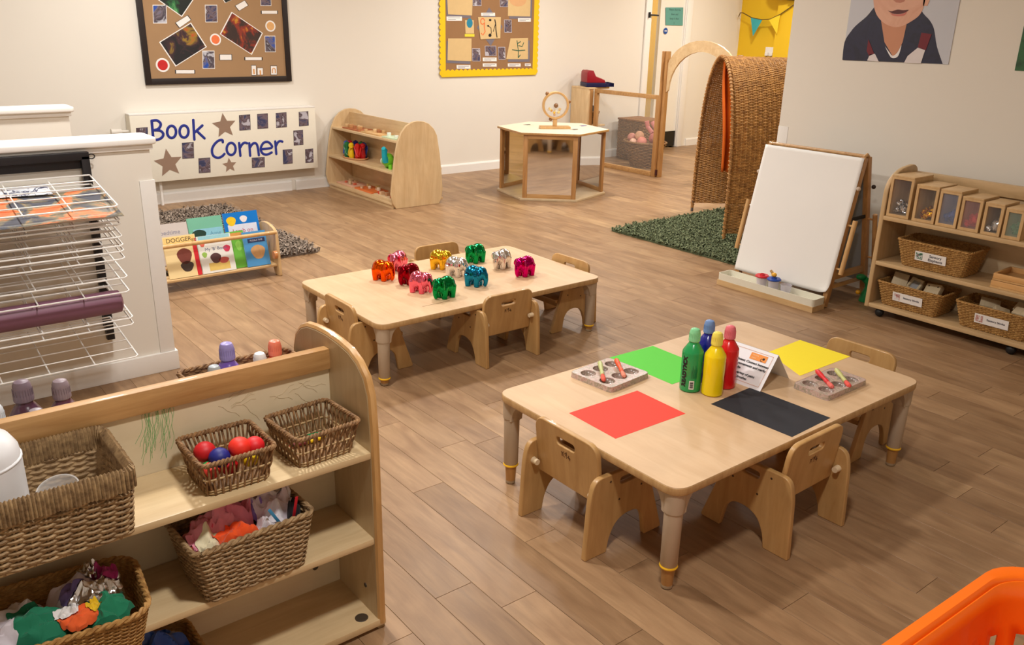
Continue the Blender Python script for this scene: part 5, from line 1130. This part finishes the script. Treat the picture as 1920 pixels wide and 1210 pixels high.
# ================================================================== RIGHT WALL POSTERS
XR = 4.7
def rpt(u, v): p = onX(u, v, XR-.001); return (p.y, p.z)
def rprism(uvs, x0, x1): return MB().prism([rpt(u, v) for u, v in uvs], 'yz', x0, x1)
ps = thing('photo_poster', 'large unframed photo poster of a smiling toddler in a navy jacket', 'poster', (0,0,0))
obj('poster_sheet', MB().box(XR-.004, XR-.0005, 2.27, 2.885, 1.302, 2.05), plain((198,200,208), .5, var=.03, scale=3, name='poster_grey'), ps, smooth=False)
NAVY = painted('navy_cloth_print', (26,26,46), [(30,30,52), (36,36,62), (28,28,48), (40,38,64)], 9, .5, const=False)
def z4(k): return XR-.0045-.0006*k
def ppoly(nm, crop, mat, k):
    uv = [(1400+a*.2727, b*.2727) for a, b in crop]; obj(nm, rprism(smooth_path(uv) if len(uv) > 7 else uv, z4(k), z4(k)+.0006), mat, ps, smooth=False)
ppoly('jacket_print', [(660,413),(675,290),(720,215),(760,170),(830,110),(900,30),(1000,-20),(1140,-20),(1215,90),(1260,140),(1290,200),(1310,320),(1350,440)], NAVY, 0)
SKIN = painted('skin_print', (206,150,124), [(216,162,136), (224,174,148), (212,156,130), (228,182,158)], 4, .5, const=False)
ppoly('neck_print', [(925,130),(950,290),(985,350),(1010,392),(1045,350),(1075,290),(1110,130)], plain((200,140,108), .5, var=.08, scale=8, name='neck_print'), 1)
ppoly('face_print', [(1180,-330),(1050,-390),(930,-330),(872,-200),(866,-110),(872,-20),(882,60),(905,115),(950,160),(1010,185),(1070,180),(1130,150),(1185,110),(1215,60),(1235,-20),(1240,-110),(1232,-220)], SKIN, 2)
ppoly('hair_print', [(860,-130),(868,-250),(930,-370),(1050,-430),(1180,-370),(1240,-250),(1246,-130),(1215,-240),(1130,-290),(1000,-285),(900,-240)], plain((58,40,32), .5, name='hair_print'), 3)
for _ex in (965, 1145): ppoly('eye_print', [(_ex-34,-130),(_ex,-146),(_ex+34,-130),(_ex,-116)], plain((44,32,30), .4, name='eye_print'), 3)
ppoly('ear_print', [(1215,40),(1245,40),(1262,0),(1262,-60),(1225,-60)], SKIN, 2)
ppoly('mouth_print', [(972,72),(1000,78),(1040,66),(1080,70),(1118,68),(1090,88),(1045,97),(1005,93)], plain((90,40,40), .5, name='mouth_print'), 3)
ppoly('lip_print', [(985,82),(1005,95),(1045,100),(1090,90),(1105,78),(1090,104),(1045,112),(1005,106)], plain((206,116,104), .5, name='lip_print'), 4)
ppoly('nose_print', [(1010,0),(1030,16),(1060,20),(1085,12),(1095,-4)], plain((190,126,104), .5, name='nose_print'), 3)
ppoly('collar_print', [(955,320),(985,380),(1008,400),(1045,385),(1068,310),(1040,360),(1008,384),(985,360)], plain((236,232,232), .5, name='collar_print'), 3)
ppoly('red_panel_print', [(1205,225),(1275,235),(1235,345),(1180,325)], plain((112,28,40), .5, name='maroon_print'), 3); ppoly('red_panel_print', [(840,270),(880,370),(845,385),(828,350)], plain((112,28,40), .5, name='maroon_print'), 3)
ppoly('white_panel_print', [(1180,328),(1230,345),(1200,437),(1085,432),(1110,385)], plain((222,214,214), .5, name='panel_print'), 3); ppoly('white_panel_print', [(850,375),(885,370),(912,424),(832,416)], plain((222,214,214), .5, name='panel_print'), 3)
pg = thing('photo_poster', 'dark green poster cut off beside the toddler poster', 'poster', (0,0,0))
obj('poster_sheet', MB().box(XR-.004, XR-.0005, 1.30, 1.935, 1.29, 2.05), painted('green_print', (30,70,40), [(36,84,46), (46,100,56), (28,60,36), (56,110,60)], 5, .5, const=False), pg, smooth=False)
# ================================================================== RIGHT SHELF UNIT
ru = thing('shelf_trolley', 'wooden shelf unit on black castors against the right wall', 'shelf', (0,0,0))
RW = wood('trolley_ply', (190,156,110), (212,180,134), 'y', 14, .45, 8); RWZ = wood('trolley_ply_side', (190,156,110), (212,180,134), 'z', 14, .45, 8)
so = rpoly([(4.255,.045),(4.262,.72),(4.36,.785),(4.50,.80),(4.54,.775),(4.54,.045)], [.01,.06,.06,.05,.03,.01])
so = [(a, b) for a, b in so]
Y0R, Y1R = .95, 2.275
for y in (Y1R-.012, Y0R+.012): obj('side_panel', tmesh(curve_mesh([so], .024, .004), XZ), RWZ, ru, loc=(0, y, 0))
for z in (.528, .285, .05): obj('shelf_board', MB().box(4.255, 4.52, Y0R+.024, Y1R-.024, z, z+.022), RW, ru, bevel=.005)
obj('back_board', MB().box(4.52, 4.532, Y0R+.024, Y1R-.024, .05, .70), wood('trolley_back', (206,180,140), (222,198,160), 'y', 8, .5, 5), ru, smooth=False); obj('back_rail', MB().box(4.50, 4.535, Y0R+.024, Y1R-.024, .70, .762), RW, ru, bevel=.004)
for y in (2.20, 1.52, 1.02):
    for x in (4.29, 4.50):
        c = obj('castor', MB().ball((x, y, .024), .024, 14, 10, (.85,1,1)), BLACK, ru); obj('castor_stem', MB().tube([(x, y, .045), (x, y, .052)], .01, 8), BLACK, c)
BXW = wood('box_ply', (196,158,108), (216,180,130), 'z', 16, .45, 8)
GBX = 'window boxes on the top shelf'
yy = [2.247, 2.122, 2.109, 1.990, 1.986, 1.879, 1.875, 1.772, 1.765, 1.673, 1.668, 1.580]
fills = [((206,206,210),1,'silver foil scraps'), ((236,180,30),1,'gold foil scraps'), ((40,60,130),0,'blue scraps'), ((196,36,44),0,'red scraps'), ((206,206,206),.8,'silver and white scraps'), ((24,110,60),0,'green scraps')]
tints = [(.8,.8,.8), (.8,.8,.76), (.55,.6,.75), (.75,.5,.5), (.8,.8,.8), (.6,.75,.62)]
hts = [.765, .738, .733, .716, .706, .696]
adj = ['tallest wooden window box', 'second tallest wooden window box', 'wooden window box', 'wooden window box', 'small wooden window box', 'smallest wooden window box']
for i in range(6):
    yA, yB = yy[2*i], yy[2*i+1]; cy = (yA+yB)/2; w = (yA-yB)/2-.002; h = hts[i]-.551; d = .19-.008*i
    t = thing('window_box', adj[i]+' with '+fills[i][2]+' inside', 'box', (4.268, cy, .551), 0, GBX); th = .010
    obj('side_wall', MB().box(.012, d, -w, -w+th, 0, h-th), BXW, t, smooth=False); obj('side_wall', MB().box(.012, d, w-th, w, 0, h-th), BXW, t, smooth=False)
    obj('lid', MB().box(0, d, -w, w, h-th, h), BXW, t, bevel=.0015); obj('floor_panel', MB().box(.012, d, -w+th, w-th, 0, th), BXW, t, smooth=False); obj('rear_wall', MB().box(d-th, d, -w+th, w-th, th, h-th), BXW, t, smooth=False)
    fm = curve_mesh([[(-w,0),(w,0),(w,h-th),(-w,h-th)], [(-w+.014,.014),(w-.014,.014),(w-.014,h-th-.010),(-w+.014,h-th-.010)]], .012, .001); fm.transform(Matrix.Translation((.006,0,0)) @ YZ); obj('front_frame', fm, BXW, t)
    obj('window_pane', MB().box(.004, .007, -w+.013, w-.013, .013, h-th-.009), glassm('box_pane', tints[i], .08, .16 if i in (2,3,5) else .05), t, smooth=False)
    c, me_, nm = fills[i]; rr_ = random.Random(i)
    bm = bmesh.new(); hp = .30*h
    for k in range(26):
        sz = rr_.uniform(.010,.016); cm = crumple_mesh((sz, sz, sz), 100+40*i+k, 6, 1, 7); q = rr_.random()**1.4
        cm.transform(Matrix.Translation((rr_.uniform(.03,.09), rr_.uniform(-w+.028, w-.028), .011+hp*q*.75)) @ Euler((rr_.uniform(-.8,.8), rr_.uniform(-.8,.8), rr_.uniform(0,6))).to_matrix().to_4x4()); bm.from_mesh(cm); bpy.data.meshes.remove(cm)
    zmin = min(v.co.z for v in bm.verts)
    for v in bm.verts: v.co.z += .0105-zmin; v.co.x = max(v.co.x, .016); v.co.y = min(max(v.co.y, -w+.0115), w-.0115)
    hm = bpy.data.meshes.new('heap'); bm.to_mesh(hm); bm.free()
    ho = obj('scrap_heap', hm, plain(c, .22 if me_ else .7, me_, var=.15, scale=60, name='heap_foil'), loc=(4.268, cy, .551)); tag(ho, 'heap of '+nm+' behind a box window', 'scraps', kind='stuff')
# labelled baskets
def lab_basket(lb, ya, yb, z, h, txts, fade):
    cy = (ya+yb)/2; tw = (ya-yb)/2
    t = basket('wicker_basket', lb, (4.268+.112, cy, z), R(-90), tw-.032, .085, tw, .105, h, WICKG, 'rows', rows=int(h/.0066), step=.0155, r=.0026, cr=.022, rim=.0055, rimmat=WICKG, group='labelled wicker baskets')
    a = math.atan2(.02, h); lw = .08
    lp = bpy.data.objects.new('label_card', MB().box(-lw, lw, -.0008, .0008, -.024, .024).mesh('card', smooth=False)); COL.objects.link(lp); lp.data.materials.append(CARDW)
    lp.parent = t; lp.location = (.0 if fade else -.004, -.0985-.0035, h*.52); lp.rotation_euler = (a, 0, 0)
    obj('picture_print', MB().box(-lw+.006, -lw+.04, -.0014, -.0008, -.017, .017), painted('elephant_photo_print', (206,206,206), [(40,120,80),(60,70,80),(180,60,110),(120,120,130)], 60, .5, (.42,.5,.56,.62)) if not fade else painted('blocks_photo_print', (226,222,222), [(214,170,160),(150,80,80),(226,220,220),(190,130,110)], 60, .5, (.45,.52,.58,.64)), lp, smooth=False)
    for j, tx in enumerate(txts):
        tm = text_mesh(tx, .0195 if not fade else .0142, .0004, bold=.0003); tm.transform(Matrix.Translation((.026 if not fade else .021, -.0012, (.009-.02*j) if len(txts) > 1 else .002)) @ Matrix.Rotation(R(90), 4, 'X')); obj('lettering', tm, plain((40,40,60), .7, name='label_ink'), lp)
    return t
S3 = .307; S4 = .072
lab_basket('empty wicker basket labelled Sensory Elephants on the middle shelf', 2.165, 1.785, S3, .135, ['Sensory', 'Elephants'], False)
lab_basket('wicker basket labelled Sensory blocks beside the shelf side panel', 2.235, 1.880, S4, .125, ['Sensory blocks'], True)
lab_basket('wicker basket labelled Sensory blocks below the wooden trays', 1.815, 1.445, S4, .125, ['Sensory blocks'], True)
BLK = wood('block_wood', (206,184,146), (226,208,174), 'x', 20, .5, 6)
def wblock(lb, x, y, z, s, rot, kind):
    t = thing('wooden_block', lb, 'block', (x, y, z), 0, 'sensory blocks in the baskets', rot=tuple(R(k) for k in rot)); a, b, c = s
    if kind == 'window':
        m = curve_mesh([[(-a,-b),(a,-b),(a,b),(-a,b)], [(-a*.65,-b*.65),(a*.65,-b*.65),(a*.65,b*.65),(-a*.65,b*.65)]], 2*c, .002); obj('block_frame', m, BLK, t); obj('window_pane', MB().box(-a*.65, a*.65, -b*.65, b*.65, -.003, .003), glassm('block_pane', (.7,.72,.74), .1, .4), t)
    else:
        o = obj('block_body', MB().box(-a, a, -b, b, -c, c), BLK, t, bevel=.003)
        if kind == 'dots':
            for (i, j) in ((-.6,-.6),(.6,-.6),(-.6,.6),(.6,.6)): obj('peg_hole', MB().lathe([(.004,c),(.004,c+.0006)], 10, (a*i, b*j, 0)), SCREW, t)
wblock('square block leaning at the back of the basket by the side panel', 4.385, 2.165, .195, (.038,.038,.018), (15,-55,10), 'plain'); wblock('hollow square block with a clear pane in the basket', 4.40, 2.085, .185, (.036,.036,.016), (10,-48,-15), 'window')
wblock('flat block lying at the front of the basket', 4.33, 2.085, .165, (.018,.042,.014), (0,-20,5), 'plain'); wblock('block with four dark pegs in the basket', 4.37, 1.975, .185, (.036,.042,.016), (-10,-50,0), 'dots'); wblock('block buried under the others in the basket', 4.385, 2.06, .12, (.05,.09,.022), (0,0,8), 'plain')
wblock('oblong block at the back of the basket below the trays', 4.40, 1.70, .18, (.032,.045,.018), (5,-25,20), 'plain'); wblock('triangular looking block in the middle of the basket below the trays', 4.36, 1.625, .165, (.03,.036,.016), (20,-30,30), 'plain'); wblock('pale square block standing at the basket end below the trays', 4.355, 1.525, .185, (.026,.04,.026), (0,-30,-8), 'plain')
wblock('pale block behind the square one below the trays', 4.425, 1.55, .19, (.026,.04,.02), (5,-40,-12), 'plain'); wblock('large block lying flat under the others below the trays', 4.385, 1.63, .115, (.05,.10,.02), (0,0,0), 'plain')
for k, (lb, z, dx) in enumerate([('lower wooden tray of the stack on the middle shelf', S3, 0), ('upper wooden tray of the stack on the middle shelf', S3+.036, .008)]):
    t = thing('wooden_tray', lb, 'tray', (4.375+dx, 1.49, z), R(2*k), 'stacked wooden trays'); a, b = .10, .18
    obj('tray_floor', MB().box(-a, a, -b, b, 0, .008), DOWEL, t)
    for q in ((-a,-a+.012,-b,b), (a-.012,a,-b,b), (-a+.012,a-.012,-b,-b+.012), (-a+.012,a-.012,b-.012,b)): obj('tray_side', MB().box(*q, .008, .034), wood('tray_wood', (206,152,90), (226,176,114), 'y', 14) if 'tray_wood' not in bpy.data.materials or bpy.data.materials['tray_wood'].node_tree.nodes.get('Object Info') is None else bpy.data.materials['tray_wood'], t, bevel=.003)
# ================================================================== EASEL
ez = thing('easel', 'double-sided wooden easel with white paper and a paint tray', 'easel', (0,0,0))
YA, YB_ = 3.085, 2.45
def eline(s, x, q): return None
BX, BZ, TX, TZ2 = 4.176, .0, 4.375, .815
for y in (YA-.02, YB_+.015): obj('front_leg', MB().bar((BX, y, BZ+.004), (TX-.012, y, TZ2), .028, .034, (1,0,.25)), OAKZ, ez, bevel=.003)
for y in (YA-.02, YB_+.015): obj('rear_leg', MB().bar((4.58, y, .004), (TX+.022, y, TZ2), .028, .034, (1,0,-.25)), OAKZ, ez, bevel=.003)
def fp(q, dx=0): return Vector((BX+(TX-.012-BX)*q+dx, 0, BZ+(TZ2-BZ)*q))
a, b = fp(.10), fp(.99)
obj('board', MB().add([(a.x-.006,YB_+.03,a.z),(a.x-.006,YA-.035,a.z),(b.x-.006,YA-.035,b.z),(b.x-.006,YB_+.03,b.z),(a.x+.006,YB_+.03,a.z),(a.x+.006,YA-.035,a.z),(b.x+.006,YA-.035,b.z),(b.x+.006,YB_+.03,b.z)], [(0,1,2,3),(7,6,5,4),(0,4,5,1),(1,5,6,2),(2,6,7,3),(3,7,4,0)]), plain((226,224,218), .5, name='easel_board'), ez, smooth=False)
obj('rear_board', MB().add([(4.555-.2*q*.0,yy_,.09) for q, yy_ in ((0,YB_+.03),(0,YA-.035))]+[(TX+.03,YA-.035,.78),(TX+.03,YB_+.03,.78)]+[(4.563,YB_+.03,.09),(4.563,YA-.035,.09),(TX+.038,YA-.035,.78),(TX+.038,YB_+.03,.78)], [(0,1,2,3),(7,6,5,4),(0,4,5,1),(1,5,6,2),(2,6,7,3),(3,7,4,0)]), plain((150,154,158), .5, name='rear_board_grey'), ez, smooth=False)
obj('hoop', MB().tube([(TX-.02, YA-.02, TZ2-.01), (TX, YA-.02, TZ2+.012), (TX+.02, YA-.02, TZ2-.01)], .008, 8), OAK, ez); obj('hoop', MB().tube([(TX-.025, YB_+.015, TZ2-.03), (TX-.018, YB_+.012, TZ2+.006), (TX, YB_+.01, TZ2+.016), (TX+.02, YB_+.012, TZ2+.004), (TX+.025, YB_+.015, TZ2-.03)], .009, 8), OAK, ez)
obj('top_rail', MB().tube([(TX-.012, YB_+.01, TZ2+.006), (TX-.012, YA-.01, TZ2+.006)], .009, 10), OAK, ez); obj('top_rail', MB().tube([(TX+.014, YB_+.01, TZ2+.004), (TX+.014, YA-.01, TZ2+.004)], .009, 10), OAK, ez)
obj('brace', MB().bar((4.19+.03, YB_+.018, .17), (4.55, YB_+.018, .17), .02, .035), OAK, ez); obj('brace', MB().bar((4.20, YB_+.018, .11), (4.565, YB_+.018, .11), .012, .02), OAK, ez)
obj('strap', MB().bar((fp(.58).x, YB_+.01, .48), (4.475, YB_+.01, .485), .004, .02), BLACK, ez)
for (y, s) in ((YA+.03, 1), (YB_-.038, -1)):
    p0, p1 = fp(.24), fp(.60); h_ = obj('paper_dowel', MB().tube([(p0.x-.012, y, p0.z), (p1.x-.012, y, p1.z)], .013, 12), DOWEL, ez)
    for p in (fp(.27), fp(.56)): obj('dowel_peg', MB().tube([(p.x-.008, y, p.z), (p.x, y-s*.045, p.z)], .006, 8), DOWEL, h_)
rd = obj('paper_dowel', MB().tube([(4.545, YB_-.038, .20), (4.47, YB_-.038, .50)], .013, 12), OAKZ, ez); obj('dowel_peg', MB().tube([(4.54, YB_-.038, .24), (4.54, YB_+.005, .24)], .006, 8).tube([(4.475, YB_-.038, .47), (4.475, YB_+.005, .47)], .006, 8), OAKZ, rd)
for (x, y) in ((fp(.80).x-.02, YB_-.01), (4.44, YB_-.02), (fp(.80).x-.01, YA+.01)): obj('bolt_cap', MB().ball((x, y, .655), .012, 12, 8), plain((200,180,160) if x < 4.4 else (40,26,26), .4, name='bolt_cap'), ez)
TRAYM = plain((226,222,204), .45, var=.03, name='tray_cream')
ty0, ty1 = YB_-.005, YA+.015
ol = rpoly([(4.036,ty0),(4.15,ty0),(4.15,ty1),(4.036,ty1)], .02, 4); n = len(ol); il = [(4.093+(x-4.093)*.94, (ty0+ty1)/2+(y-(ty0+ty1)/2)*.988) for x, y in ol]
obj('paint_tray', MB().add([(x, y, .032) for x, y in ol]+[(x, y, .072) for x, y in ol]+[(x, y, .072) for x, y in il]+[(x, y, .038) for x, y in il], [(i, (i+1)%n, (i+1)%n+n, i+n) for i in range(n)]+[(i+n, (i+1)%n+n, (i+1)%n+2*n, i+2*n) for i in range(n)]+[(i+2*n, (i+1)%n+2*n, (i+1)%n+3*n, i+3*n) for i in range(n)]+[tuple(range(n-1,-1,-1)), tuple(3*n+i for i in range(n))]), TRAYM, ez)
obj('tray_rail', MB().box(4.034,4.15,ty0,ty1,.0,.032), BEECHY, ez)
# big paper sheet on the easel, its lower corner curling
pe = MB(); pb, pt = fp(.095), fp(1.0)
def pap(u, v):
    y = YA+.0 - (YA-YB_-.002)*u; q = .095+.905*v; p = fp(q); off = -.0222-.003*math.sin(5*u+2*v)
    cur = max(0, u-.86)/.14*max(0, .10-v)/.10; return (p.x+off-.022*cur**2, y, p.z+.022*cur**2)
pe.grid(pap, 30, 36); po_ = obj('paper_sheet', pe, plain((238,236,232), .7, var=.025, scale=4, name='easel_paper', bump=.05)); so_ = po_.modifiers.new('t', 'SOLIDIFY'); so_.thickness = .0006; tag(po_, 'large white sheet of paper hanging on the easel', 'paper')
def pot(lb, y, x, c):
    t = thing('paint_pot', lb, 'pot', (x, y, .039), 0, 'paint pots in the easel tray')
    obj('cup', MB().lathe([(0,0),(.026,0),(.032,.065),(.030,.065),(.025,.004),(0,.004)], 20), glassm('pot_plastic', (.82,.76,.8), .15, .5), t); obj('lid', MB().lathe([(.034,.062),(.040,.066),(.040,.070),(.034,.076),(.016,.074),(.014,.083),(.009,.083),(.009,.07)], 22), plain(c, .4, name='pot_lid'), t); return t
p1 = onX(1429, 520, 4.094); p2 = onX(1451, 527, 4.094)
pot('clear paint pot with a red lid in the easel tray', p1.y, 4.094, (206,36,50)); pot('clear paint pot with a blue lid in the easel tray', p2.y, 4.094, (30,70,160))
st_ = thing('pot_stopper', 'yellow stopper lying on the blue pot lid', 'stopper', (4.092, p2.y-.002, .122)); obj('stopper_body', MB().ball((0,.004,.012), .014, 12, 9, (1,1.2,.9)), plain((236,176,50), .4, name='stopper_yellow'), st_); obj('stopper_tip', MB().tube([(0,.014,.018),(0,.03,.032)], [.008,.007], 10), plain((190,150,90), .5, name='stopper_tan'), st_)
p3 = onX(1473, 535, 4.094); t = thing('paint_pot', 'clear paint pot without a lid beside the blue one', 'pot', (4.10, p3.y, .039), 0, 'paint pots in the easel tray'); obj('cup', MB().lathe([(0,0),(.026,0),(.032,.055),(.030,.055),(.025,.004),(0,.004)], 20), glassm('pot_plastic_violet', (.75,.72,.8), .15, .35), t)
dg_ = thing('dragon_toy', 'green plastic dragon toy on the floor behind the easel', 'toy', (4.465, 2.395, 0), R(141)); GRN = plain((14,120,60), .4, name='toy_green')
obj('body', MB().tube([(.005,0,.0),(-.005,0,.04),(-.02,0,.08),(-.01,0,.115),(.015,0,.135)], [.024,.026,.024,.02,.018], 12).ball((.034,0,.145), .022, 12, 9, (1.3,.9,.8)), GRN, dg_); obj('tail', MB().tube([(-.01,0,.02),(-.05,0,.018),(-.09,.01,.012)], [.022,.014,.006], 10), GRN, dg_); obj('claw', MB().ball((.03,-.02,.05), .014, 8, 6), plain((236,170,30), .4, name='toy_amber'), dg_)
# ================================================================== WICKER ARCH TENT
A_, B_ = fl(1298,396), fl(1357,456); mid = (A_+B_)/2; ex = (B_-A_); span = ex.length; ex.normalize(); ey = Vector((-ex.y, ex.x, 0))
if ey.x < 0: ey = -ey
wa = thing('wicker_arch', 'tall brown wicker arch shelter standing on the green rug', 'shelter', (mid.x, mid.y, 0), math.atan2(ex.y, ex.x))
inv = Matrix.Rotation(-math.atan2(ex.y, ex.x), 4, 'Z'); sgn = 1 if (inv @ ey).y > 0 else -1
DEP = .78; HT = 1.255
arc_pts = []
def apt(t):                              # t 0..1 along the arch: local x, z
    hw_ = span/2; a = math.pi*t; x = -hw_*math.cos(a); zz = math.sin(a)
    return x, zz
NS = 220; raw = []
for i in range(NS+1):
    t_ = i/NS; a = math.pi*t_; c_, s_ = math.cos(a), math.sin(a)
    x = -(span/2)*math.copysign(abs(c_)**1.0, c_); z = HT*(abs(s_)**.66); raw.append((x, z))
cum = [0]
for i in range(NS): cum.append(cum[-1]+math.hypot(raw[i+1][0]-raw[i][0], raw[i+1][1]-raw[i][1]))
def at(s):
    import bisect
    i = min(max(bisect.bisect_right(cum, s)-1, 0), NS-1); f_ = (s-cum[i])/(cum[i+1]-cum[i]); x = raw[i][0]+(raw[i+1][0]-raw[i][0])*f_; z = raw[i][1]+(raw[i+1][1]-raw[i][1])*f_
    tx, tz = raw[i+1][0]-raw[i][0], raw[i+1][1]-raw[i][1]; l = math.hypot(tx, tz); return x, z, -tz/l, tx/l
TOT = cum[-1]; S_A, S_B = .075, TOT-.075; rows = 290; ribs = 24
m = MB(); br = MB()
for i in range(rows):
    s = S_A+(S_B-S_A)*i/(rows-1); x, z, nx, nz = at(s); pts = []
    for k in range(ribs*2+1):
        d = DEP*k/(ribs*2); o = .0036*math.cos(math.pi*k/2+math.pi*(i % 2)) + random.uniform(-.0008,.0008); pts.append((x+nx*o, sgn*d, z+nz*o))
    m.tube(pts, .0046, 4)
obj('weave', m, strand_mat('arch_wicker', (132,88,40), (196,144,78), 30), wa)['kind'] = 'stuff'
m = MB()
for k in range(ribs+1):
    d = DEP*k/ribs; m.tube([(at(S_A+(S_B-S_A)*j/60)[0], sgn*d, at(S_A+(S_B-S_A)*j/60)[1]) for j in range(61)], .0048, 5)
obj('ribs', m, bpy.data.materials['arch_wicker'], wa)['kind'] = 'stuff'
for d in (-.004, DEP+.004):
    m = MB(); pts = [(at(.03+(TOT-.06)*j/80)[0], sgn*d, at(.03+(TOT-.06)*j/80)[1]) for j in range(81)]; m.tube(pts, .012, 8)
    hl = []
    for j in range(801):
        x, z, nx, nz = at(.05+(TOT-.10)*j/800); a = 2*math.pi*j/8; hl.append((x+nx*.0135*math.cos(a), sgn*(d)+.0135*math.sin(a), z+nz*.0135*math.cos(a)))
    m.tube(hl, .005, 4); obj('edge_binding', m, strand_mat('wicker_binding', (134,88,40), (190,140,80), 30) if d < 0 else bpy.data.materials['wicker_binding'], wa)
    for s_ in (-1, 1): _g = Vector((mid.x, mid.y, 0)) + ex*(s_*span/2) + ey*d; _z = .0098 if 4.47 < _g.x < 5.95 and 3.30 < _g.y < 4.46 else 0; obj('metal_foot', MB().tube([(s_*span/2, sgn*d, _z), (s_*(span/2-.001), sgn*d, .09)], .011, 10), plain((110,110,114), .4, .7, name='grey_metal'), wa)
cl = MB().grid(lambda u, v: (-.02+.05*math.sin(v*5)*(1-u) + .025*math.sin(u*22), sgn*(.022+.05*(1-v)**2+.20*u*(.35+.65*math.sin(math.pi*min(1,.15+v*.8)))), .42+.82*v), 24, 20)
co_ = obj('hanging_cloth', cl, plain((214,98,2), .85, var=.1, scale=9, name='orange_cloth')); co_.location = (mid.x, mid.y, 0); co_.rotation_euler = (0, 0, math.atan2(ex.y, ex.x)); q = co_.modifiers.new('t', 'SOLIDIFY'); q.thickness = .002
tag(co_, 'orange cloth hanging inside the wicker arch', 'cloth')
# ================================================================== DOOR SIGNS, BUNTING, SOCKET
p = [onY(1248,14,7.388), onY(1281,14,7.388), onY(1280,48,7.388), onY(1248,47,7.388)]
t = thing('door_notice', 'teal paper notice stuck on the white door', 'notice', (0, 7.388, 0)); obj('sheet', MB().prism([(q.x, q.z) for q in p], 'xz', -.002, 0), plain((96,156,146), .7, name='teal_paper'), t, smooth=False)
cx, cz = sum(q.x for q in p)/4, sum(q.z for q in p)/4
for j, tx in enumerate(['Please shut the', 'door and', 'keep it shut', ':)']):
    tm = text_mesh(tx, .034, .0004); tm.transform(Matrix.Translation((cx, -.0024, cz+.075-.05*j)) @ Matrix.Rotation(R(90), 4, 'X')); obj('handwriting', tm, plain((50,84,84), .7, name='teal_ink'), t)
q = onY(1248, 58, 7.388); t = thing('door_sign', 'round blue safety sign on the white door', 'sign', q); obj('disc', tmesh(MB().lathe([(.036,0),(.036,.002)], 24).mesh('d'), Matrix.Rotation(R(90), 4, 'X')), plain((24,80,160), .5, name='sign_blue'), t); obj('white_band', MB().box(-.022,.022,-.003,-.002,-.006,.006), CARDW, t, smooth=False)
t = thing('wall_socket', 'white double socket with plugs on the yellow wall', 'socket', (9.54, onX(1445,97,9.54).y, onX(1445,97,9.54).z)); obj('plate', MB().box(-.012,0,-.075,.075,-.055,.055), WHITE, t, bevel=.004)
for s in (-1, 1): obj('plug', MB().box(-.045,-.012,s*.035-.02,s*.035+.02,-.05,-.01), WHITE, t, bevel=.004); obj('cable', MB().tube([(-.03,s*.035,-.05),(-.03,s*.04,-.12),(-.02,s*.05,-.25)], .004, 6), plain((70,66,60), .6, name='cable'), t)
t = thing('bunting', 'string of teal and yellow triangle bunting across the yellow wall', 'bunting', (0,0,0)); XB = 9.42
bp_ = [(1385,31),(1388,24),(1393,24),(1409,33),(1428,37),(1444,36),(1463,27),(1476,18),(1490,8),(1500,2)]
obj('cord', MB().tube([tuple(onX(u, v, XB)) for u, v in bp_], .006, 6), plain((96,72,30), .7, name='bunting_cord'), t)
for nm, tri, c in (('teal_flag', [(1408,33),(1429,38),(1412,68)], (60,170,176)), ('yellow_flag', [(1442,37),(1463,28),(1457,64)], (246,216,50))):
    pp = [onX(u, v, XB) for u, v in tri]; obj(nm, MB().prism([(k.y, k.z) for k in pp], 'yz', XB-.004, XB-.001), plain(c, .7, name='flag_felt'), t, smooth=False)
pc = onX(1465, -6, 9.36); t = thing('wall_fitting', 'white rounded wall fitting above the bunting', 'lamp', pc); obj('rounded_body', MB().ball((0,0,.06), .16, 20, 12, (.5,1.2,.6)), WHITE, t); obj('black_clip', MB().box(-.03,.08,-.16,-.10,-.04,.0), BLACK, t, bevel=.006)  # plain white rounded body with a black clip, fixed to the wall
# ================================================================== ORANGE TOY BASKET IN FRONT
ob = thing('laundry_basket', 'bright orange plastic basket with slotted sides', 'basket', (0,0,0)); OR = plain((250,112,14), .35, var=.02, name='orange_plastic', coat=.2)
bx, by, bz = 1.42, .285, .36
OW, OD, OH = .315, .235, .435
def oring(q, off=0): return rrect(OW*(.84+.16*q)+off, OD*(.84+.16*q)+off, .11, 96)
ob.location = (bx, by, 0); ob.rotation_euler = (0, 0, R(-2))
Z0 = .004; LV = [0, .06, .36, .42, .74, .80, .90, 1.0]
m = MB(); n = 96; rowsP = [oring(q) for q in LV]; vs = []; fs_ = []
for j, q in enumerate(LV): vs += [(p[0], p[1], Z0+OH*q) for p, nn in rowsP[j]]
for j in range(len(LV)-1):
    for i in range(n):
        if j in (1, 3) and i % 3 == 1: continue
        fs_.append((j*n+i, j*n+(i+1)%n, (j+1)*n+(i+1)%n, (j+1)*n+i))
fs_.append(tuple(range(n-1,-1,-1))); m.add(vs, fs_); me = m.mesh('walls', ang=50); o = obj('slotted_wall', me, OR, ob); q = o.modifiers.new('t', 'SOLIDIFY'); q.thickness = .003
m = MB(); R0, R1, R2 = oring(1.0), oring(1.0, .030), oring(1.0, .034)
m.add([(p[0],p[1],Z0+OH-.002) for p, nn in R0]+[(p[0],p[1],Z0+OH+.006) for p, nn in [(a[0], a[1]) for a in oring(1.0,.010)]]+[(p[0],p[1],Z0+OH+.004) for p, nn in R1]+[(p[0],p[1],Z0+OH-.018) for p, nn in R2], [(k*n+i, k*n+(i+1)%n, (k+1)*n+(i+1)%n, (k+1)*n+i) for k in range(3) for i in range(n)]); o = obj('rolled_rim', m, OR, ob); q = o.modifiers.new('t', 'SOLIDIFY'); q.thickness = .003
